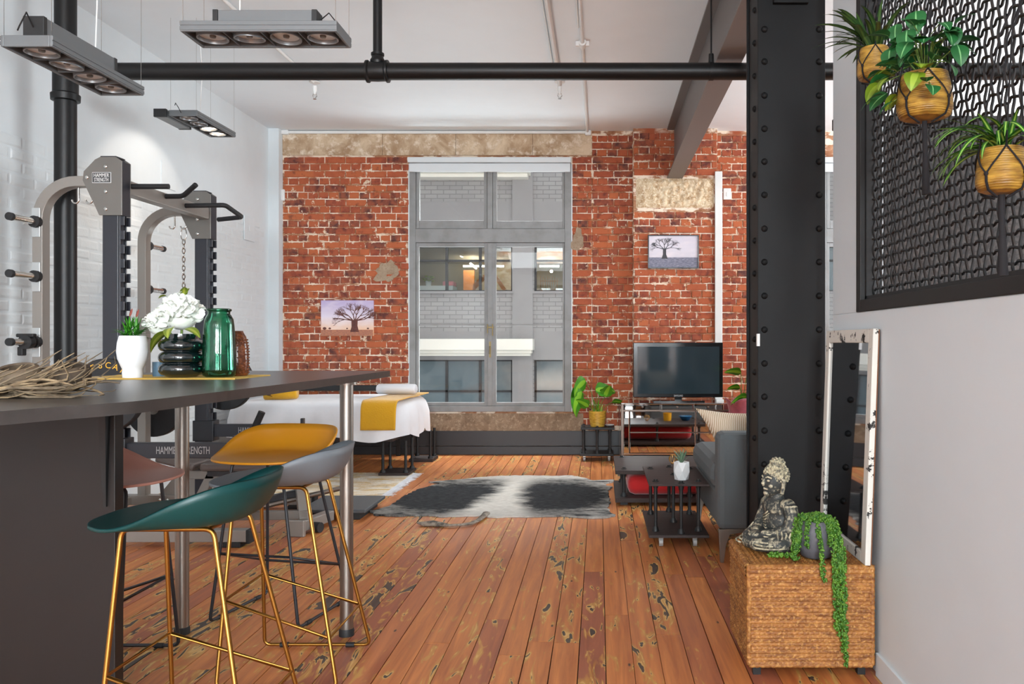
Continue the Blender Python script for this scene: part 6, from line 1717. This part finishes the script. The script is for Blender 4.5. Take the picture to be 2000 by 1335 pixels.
MB().box(-w2 / 2 + fb_, w2 / 2 - fb_, 0.0032, 0.004, -hh2 / 2 + fb_, -hh2 / 2 + 0.125).build('printed_ground', mat('printed_grey_plain', srgb(104, 106, 124), 0.7, var=(30, srgb(150, 148, 164), 0.42, 0.65), stretch=(1, 1, 5)), pic2, local=True)
GRY = mat('printed_dark_grey', srgb(66, 64, 70), 0.7)
cxp = -0.10
m, br = tree_shape([(cxp - 0.035, -0.08), (cxp + 0.036, -0.08), (cxp + 0.018, -0.03), (cxp + 0.018, 0.035), (cxp - 0.018, 0.035), (cxp - 0.018, -0.03)], 9, 1.35, 1)
for (dx_, a) in ((-0.016, 2.75), (-0.01, 2.2), (0.0, 1.6), (0.008, 1.05), (0.016, 0.4)): br((cxp + dx_, 0.03), a, 0.042, 0.005, 4)
m.v = [(v[0], 0.003 - v[2], v[1]) for v in m.v]; m.build('printed_tree', GRY, pic2, local=True)

# ================================================================== ITEMS ON THE BAR
RUN = thing('table_runner', 'thin straw yellow runner lying across the bar', 'runner', (-1.78, 3.36, TOPZ))
STRAW = mat('straw_yellow', srgb(206, 170, 84), 0.8, bump=(200, 0.4), stretch=(1, 6, 1))
MB().box(-2.08, -1.42, 3.24, 3.58, TOPZ, TOPZ + 0.003).build('cloth', STRAW, RUN)
hem = MB().box(-2.08, -1.42, 3.235, 3.243, TOPZ, TOPZ + 0.0045).box(-2.08, -1.42, 3.577, 3.585, TOPZ, TOPZ + 0.0045).build('hem', mat('hem_gold', srgb(188, 150, 62), 0.8), RUN)
TZ = TOPZ + 0.003
wp = thing('white_planter', 'white egg shaped pot with green succulent on the bar', 'plant', (px(259, 3.33), 3.33, TZ))
MB().lathe([(0.036, 0), (0.038, 0.02), (0.037, 0.035), (0.042, 0.045), (0.054, 0.075), (0.058, 0.105), (0.055, 0.14), (0.048, 0.168), (0.044, 0.168), (0.048, 0.14), (0.001, 0.13)], seg=36).build('pot', mat('white_glaze', srgb(228, 228, 230), 0.35), wp, local=True, smooth=50)
GSA, GSB = two_tone('bright_succulent', srgb(34, 110, 22), srgb(84, 158, 40))
gs = [blade_mesh('leaf', L, 0.013, r_, d_, (GSA, GSB), n=6, fold=0.4) for (L, r_, d_) in ((0.075, 1.1, 0.6), (0.08, 0.7, 0.6), (0.065, 0.35, 0.5))]
for k in range(44): put_leaf(gs[k % 3], wp, (rl.uniform(-.03, .03), rl.uniform(-.02, .02), 0.150 + rl.uniform(0, 0.03)), k * 2.4, rl.uniform(-.2, .2), 0, rl.uniform(0.7, 1.1))
RTA, RTB = two_tone('red_tip_leaf', srgb(130, 50, 40), srgb(150, 70, 50))
rt = blade_mesh('leaf', 0.035, 0.010, 1.5, 0.1, (RTA, RTB), n=5)
gt = blade_mesh('leaf', 0.07, 0.013, 1.5, 0.1, (GSA, GSB), n=5)
for (x_, z_) in ((-0.012, 0.235), (0.014, 0.232)):
    put_leaf(rt, wp, (x_, 0, z_ + 0.012), 0.3); put_leaf(rt, wp, (x_, 0, z_ + 0.01), 2.2, 0, 0.3)
    for k in range(5): put_leaf(gt, wp, (x_, 0, z_ - 0.055), k * 1.3, rl.uniform(0, .3))
put_leaf(blade_mesh('leaf', 0.10, 0.014, 0.7, 0.4, (GSA, GSB), n=6), wp, (0.01, 0, 0.165), 0.0)

fv = thing('flower_vase', 'black green ribbed glass vase with white blossoms on the bar', 'vase', (px(355, 3.39), 3.39, TZ))
rb_ = []
for k in range(3):
    z0_ = 0.008 + k * 0.048
    for i in range(9):
        a = -PI / 2 + PI * i / 8
        rb_.append((0.066 + 0.021 * math.cos(a), z0_ + 0.024 + 0.0235 * math.sin(a)))
prof = [(0.052, 0)] + rb_ + [(0.062, 0.158), (0.062, 0.176), (0.056, 0.176), (0.056, 0.15), (0.001, 0.02)]
MB().lathe(prof, seg=48).build('vase_body', mat('dark_teal_glass', srgb(10, 22, 24), 0.06, 0, spec=0.7, coat=0.5), fv, local=True, smooth=60)
MB().lathe([(0.05, 0.0005), (0.056, 0.004), (0.056, 0.008)], seg=32).build('foot_ring', mat('clear_glass_foot', srgb(150, 140, 140), 0.1, 0.2), fv, local=True, smooth=60)
PET = mat('white_petal', srgb(238, 240, 232), 0.6, sss=0)
pm_ = [MB() for _ in range(3)]
pme = []
for i_ in range(3):
    q = MB(); rr_ = 0.034 + 0.004 * i_
    q.grid(lambda u, v: ((v * rr_) * (1.0), (u - 0.5) * rr_ * 1.25 * math.sin(PI * (0.15 + 0.75 * v)), 0.012 * math.sin(v * 2.2) + 0.006 * math.cos((u - 0.5) * 7) * v + 0.004 * math.sin(9 * u + 7 * v)), 6, 5)
    o = q.build('petal', PET, None, smooth=180, local=True); pme.append(o.data); bpy.data.objects.remove(o)
def blossom(c, R, n):
    bl_ = MB().ball(c, R * 0.72, 16, 10).build('blossom', PET, fv, local=True, smooth=180)
    for i in range(n):
        zc_ = 1 - 1.55 * (i + 0.5) / n; a = i * 2.39996; rr = math.sqrt(max(0, 1 - zc_ * zc_))
        d = Vector((rr * math.cos(a), rr * math.sin(a), zc_))
        tq = d.to_track_quat('Z', 'X').to_euler()
        mrot = d.to_track_quat('X', 'Z') @ Euler((rl.uniform(-1, 1), rl.uniform(-0.9, -0.2), rl.uniform(-.4, .4))).to_quaternion()
        inst(rl.choice(pme), 'petal', bl_, Vector(c) + d * R * 0.62, mrot.to_euler(), (R / 0.085,) * 3)
blossom((0.0, 0, 0.255), 0.088, 78)
blossom((-0.098, 0.01, 0.215), 0.062, 46)
FLA, FLB = two_tone('flower_leaf', srgb(110, 128, 34), srgb(150, 158, 60))
fl_ = blade_mesh('leaf', 0.11, 0.055, 0.3, 1.4, (FLA, FLB), prof=broad, fold=0.15)
for (x_, y_, z_, rz, ti, s_) in ((-0.03, -0.03, 0.185, PI * 1.05, 0.5, 1.1), (0.03, -0.04, 0.195, -0.3, 0.1, 0.8), (-0.01, -0.05, 0.2, -1.5, 0.2, 0.8), (0.0, 0.0, 0.325, 1.2, -1.1, 0.6), (0.005, 0.01, 0.325, -1.2, -1.2, 0.55), (-0.06, 0.0, 0.33, PI, -0.1, 0.35)): put_leaf(fl_, fv, (x_, y_, z_), rz, ti, 0.3, s_)
MB().tube([(0, 0, 0.14), (0, 0, 0.22)], 0.005, 6).tube([(-0.01, 0, 0.14), (-0.05, 0.005, 0.18), (-0.09, 0.01, 0.2)], 0.004, 6).build('stems', STEMM, fv, local=True, smooth=60)

jr = thing('green_glass_jar', 'tall ribbed sea green glass jar on the bar', 'jar', (px(428, 3.39), 3.39, TZ))
def green_glass():
    t = NT('sea_green_glass')
    tr = t.n('ShaderNodeBsdfTransparent', Color=(0.36, 0.74, 0.60, 1)); gl = t.n('ShaderNodeBsdfGlossy', Color=(0.9, 1, 0.95, 1), Roughness=0.05); df = t.n('ShaderNodeBsdfTranslucent', Color=srgb(70, 170, 140))
    fr_ = t.n('ShaderNodeFresnel', IOR=1.5); m1 = t.n('ShaderNodeMixShader'); t.set(m1, 'i0', 0.16); t.set(m1, 'i1', tr.outputs[0]); t.set(m1, 'i2', df.outputs[0])
    m2_ = t.n('ShaderNodeMixShader'); t.set(m2_, 'i0', fr_.outputs[0]); t.set(m2_, 'i1', m1.outputs[0]); t.set(m2_, 'i2', gl.outputs[0])
    t.t.links.new(m2_.outputs[0], t.out.inputs['Surface']); return t.m
GG = green_glass()
MB().lathe([(0.05, 0), (0.062, 0.008), (0.0645, 0.03), (0.062, 0.12), (0.058, 0.20), (0.054, 0.235), (0.046, 0.252), (0.042, 0.257), (0.042, 0.266), (0.045, 0.272), (0.045, 0.278), (0.040, 0.278), (0.040, 0.25), (0.052, 0.22), (0.059, 0.03), (0.001, 0.01)], seg=96, wob=lambda a, z: 1 + (0.012 * math.cos(a * 32) if 0.02 < z < 0.245 else 0)).build('glass_body', GG, jr, local=True, smooth=60)
MB().lathe([(0.0455, 0.268), (0.0475, 0.271), (0.0475, 0.276), (0.0455, 0.279)], seg=48).build('rim', GG, jr, local=True, smooth=60)
bv = thing('amber_vase', 'brown textured glass vase half hidden behind the green jar', 'vase', (px(463, 3.52), 3.52, TZ))
AMB = mat('brown_hobnail_glass', srgb(88, 44, 24), 0.2, 0, var=(70, srgb(120, 66, 36), 0.45, 0.6))
MB().lathe([(0.04, 0), (0.046, 0.01), (0.047, 0.06), (0.045, 0.12), (0.036, 0.165), (0.026, 0.182), (0.024, 0.19), (0.02, 0.19), (0.03, 0.15), (0.001, 0.02)], seg=32).build('vase_body', AMB, bv, local=True, smooth=60)
hb = MB()
for j in range(12):
    for k in range(20):
        z_ = 0.015 + j * 0.0125; a = 2 * PI * (k + 0.5 * (j % 2)) / 20; r = 0.047 if z_ < 0.1 else 0.047 - (z_ - 0.1) ** 1.3 * 0.28
        hb.ball((r * math.cos(a), r * math.sin(a), z_), 0.0036, 5, 4)
o = hb.build('hobnails', AMB, bv, local=True, smooth=180); o['kind'] = 'stuff'
bc = thing('blue_candle_cup', 'small slate blue cup beside the ribbed vase', 'cup', (px(311, 3.46), 3.46, TZ))
BLUE = mat('slate_blue_ceramic', srgb(74, 102, 122), 0.5)
MB().lathe([(0.024, 0), (0.026, 0.01), (0.026, 0.06), (0.022, 0.06), (0.022, 0.01), (0.001, 0.01)], seg=24).build('cup_body', BLUE, bc, local=True, smooth=50)
MB().lathe([(0.0225, 0.02), (0.0225, 0.05), (0.001, 0.05)], seg=24).build('wax', mat('pale_wax', srgb(220, 214, 200), 0.5), bc, local=True)
# driftwood basket
dw = thing('driftwood_bowl', 'driftwood twig centrepiece with a wooden bowl on the bar', 'centrepiece', (-1.43, 2.16, TOPZ))
TW = [mat('driftwood_a', srgb(150, 128, 98), 0.85, var=(30, srgb(104, 86, 64), 0.4, 0.7)), mat('driftwood_b', srgb(118, 102, 82), 0.85, var=(30, srgb(82, 68, 52), 0.4, 0.7))]
rt_ = random.Random(8)
for k in range(120):
    x0 = rt_.uniform(-0.26, -0.05); y0_ = rt_.uniform(-0.07, 0.13); zA = 0.005 + rt_.uniform(0, 0.045) * rt_.random()
    L = rt_.uniform(0.12, 0.24); ang = rt_.uniform(-0.25, 0.45); el_ = rt_.uniform(0.05, 0.62) if k > 40 else rt_.uniform(-0.02, 0.12)
    if k > 100: ang = rt_.uniform(0.6, 2.4); L *= 0.6
    pts = []; c1, c2 = rt_.uniform(-0.02, 0.03), rt_.uniform(0.004, 0.016)
    for i in range(8):
        q = i / 7
        xx = x0 + L * q * math.cos(ang)
        pts.append((min(xx, 0.10 + 0.02 * math.sin(k)), y0_ + L * q * math.sin(ang) + c1 * math.sin(q * 3.1) + 0.006 * math.sin(q * 7 + k), max(0.004, zA + L * 0.9 * math.sin(el_) * q ** 1.4 + c2 * math.sin(q * 4.5 + k * 2))))
    r0 = rt_.uniform(0.0014, 0.0036)
    MB().tube(pts, [r0, r0 * 1.1, r0 * 1.1, r0, r0, r0 * 0.9, r0 * 0.75, r0 * 0.4], 6).build('twig', TW[k % 2], dw, local=True, smooth=60)
for (x_, y_) in ((-0.115, 0.06), (-0.02, 0.12)):
    MB().lathe([(0.03, 0.02), (0.05, 0.03), (0.056, 0.055), (0.05, 0.078), (0.04, 0.084), (0.036, 0.08), (0.045, 0.055), (0.001, 0.035)], (x_, y_, 0), 24, Matrix.Rotation(0.25, 4, 'X')).build('wooden_cup', mat('dark_driftwood', srgb(104, 88, 70), 0.8, var=(12, srgb(66, 54, 42), 0.4, 0.6)), dw, local=True, smooth=60)
print('objects', len(bpy.data.objects))
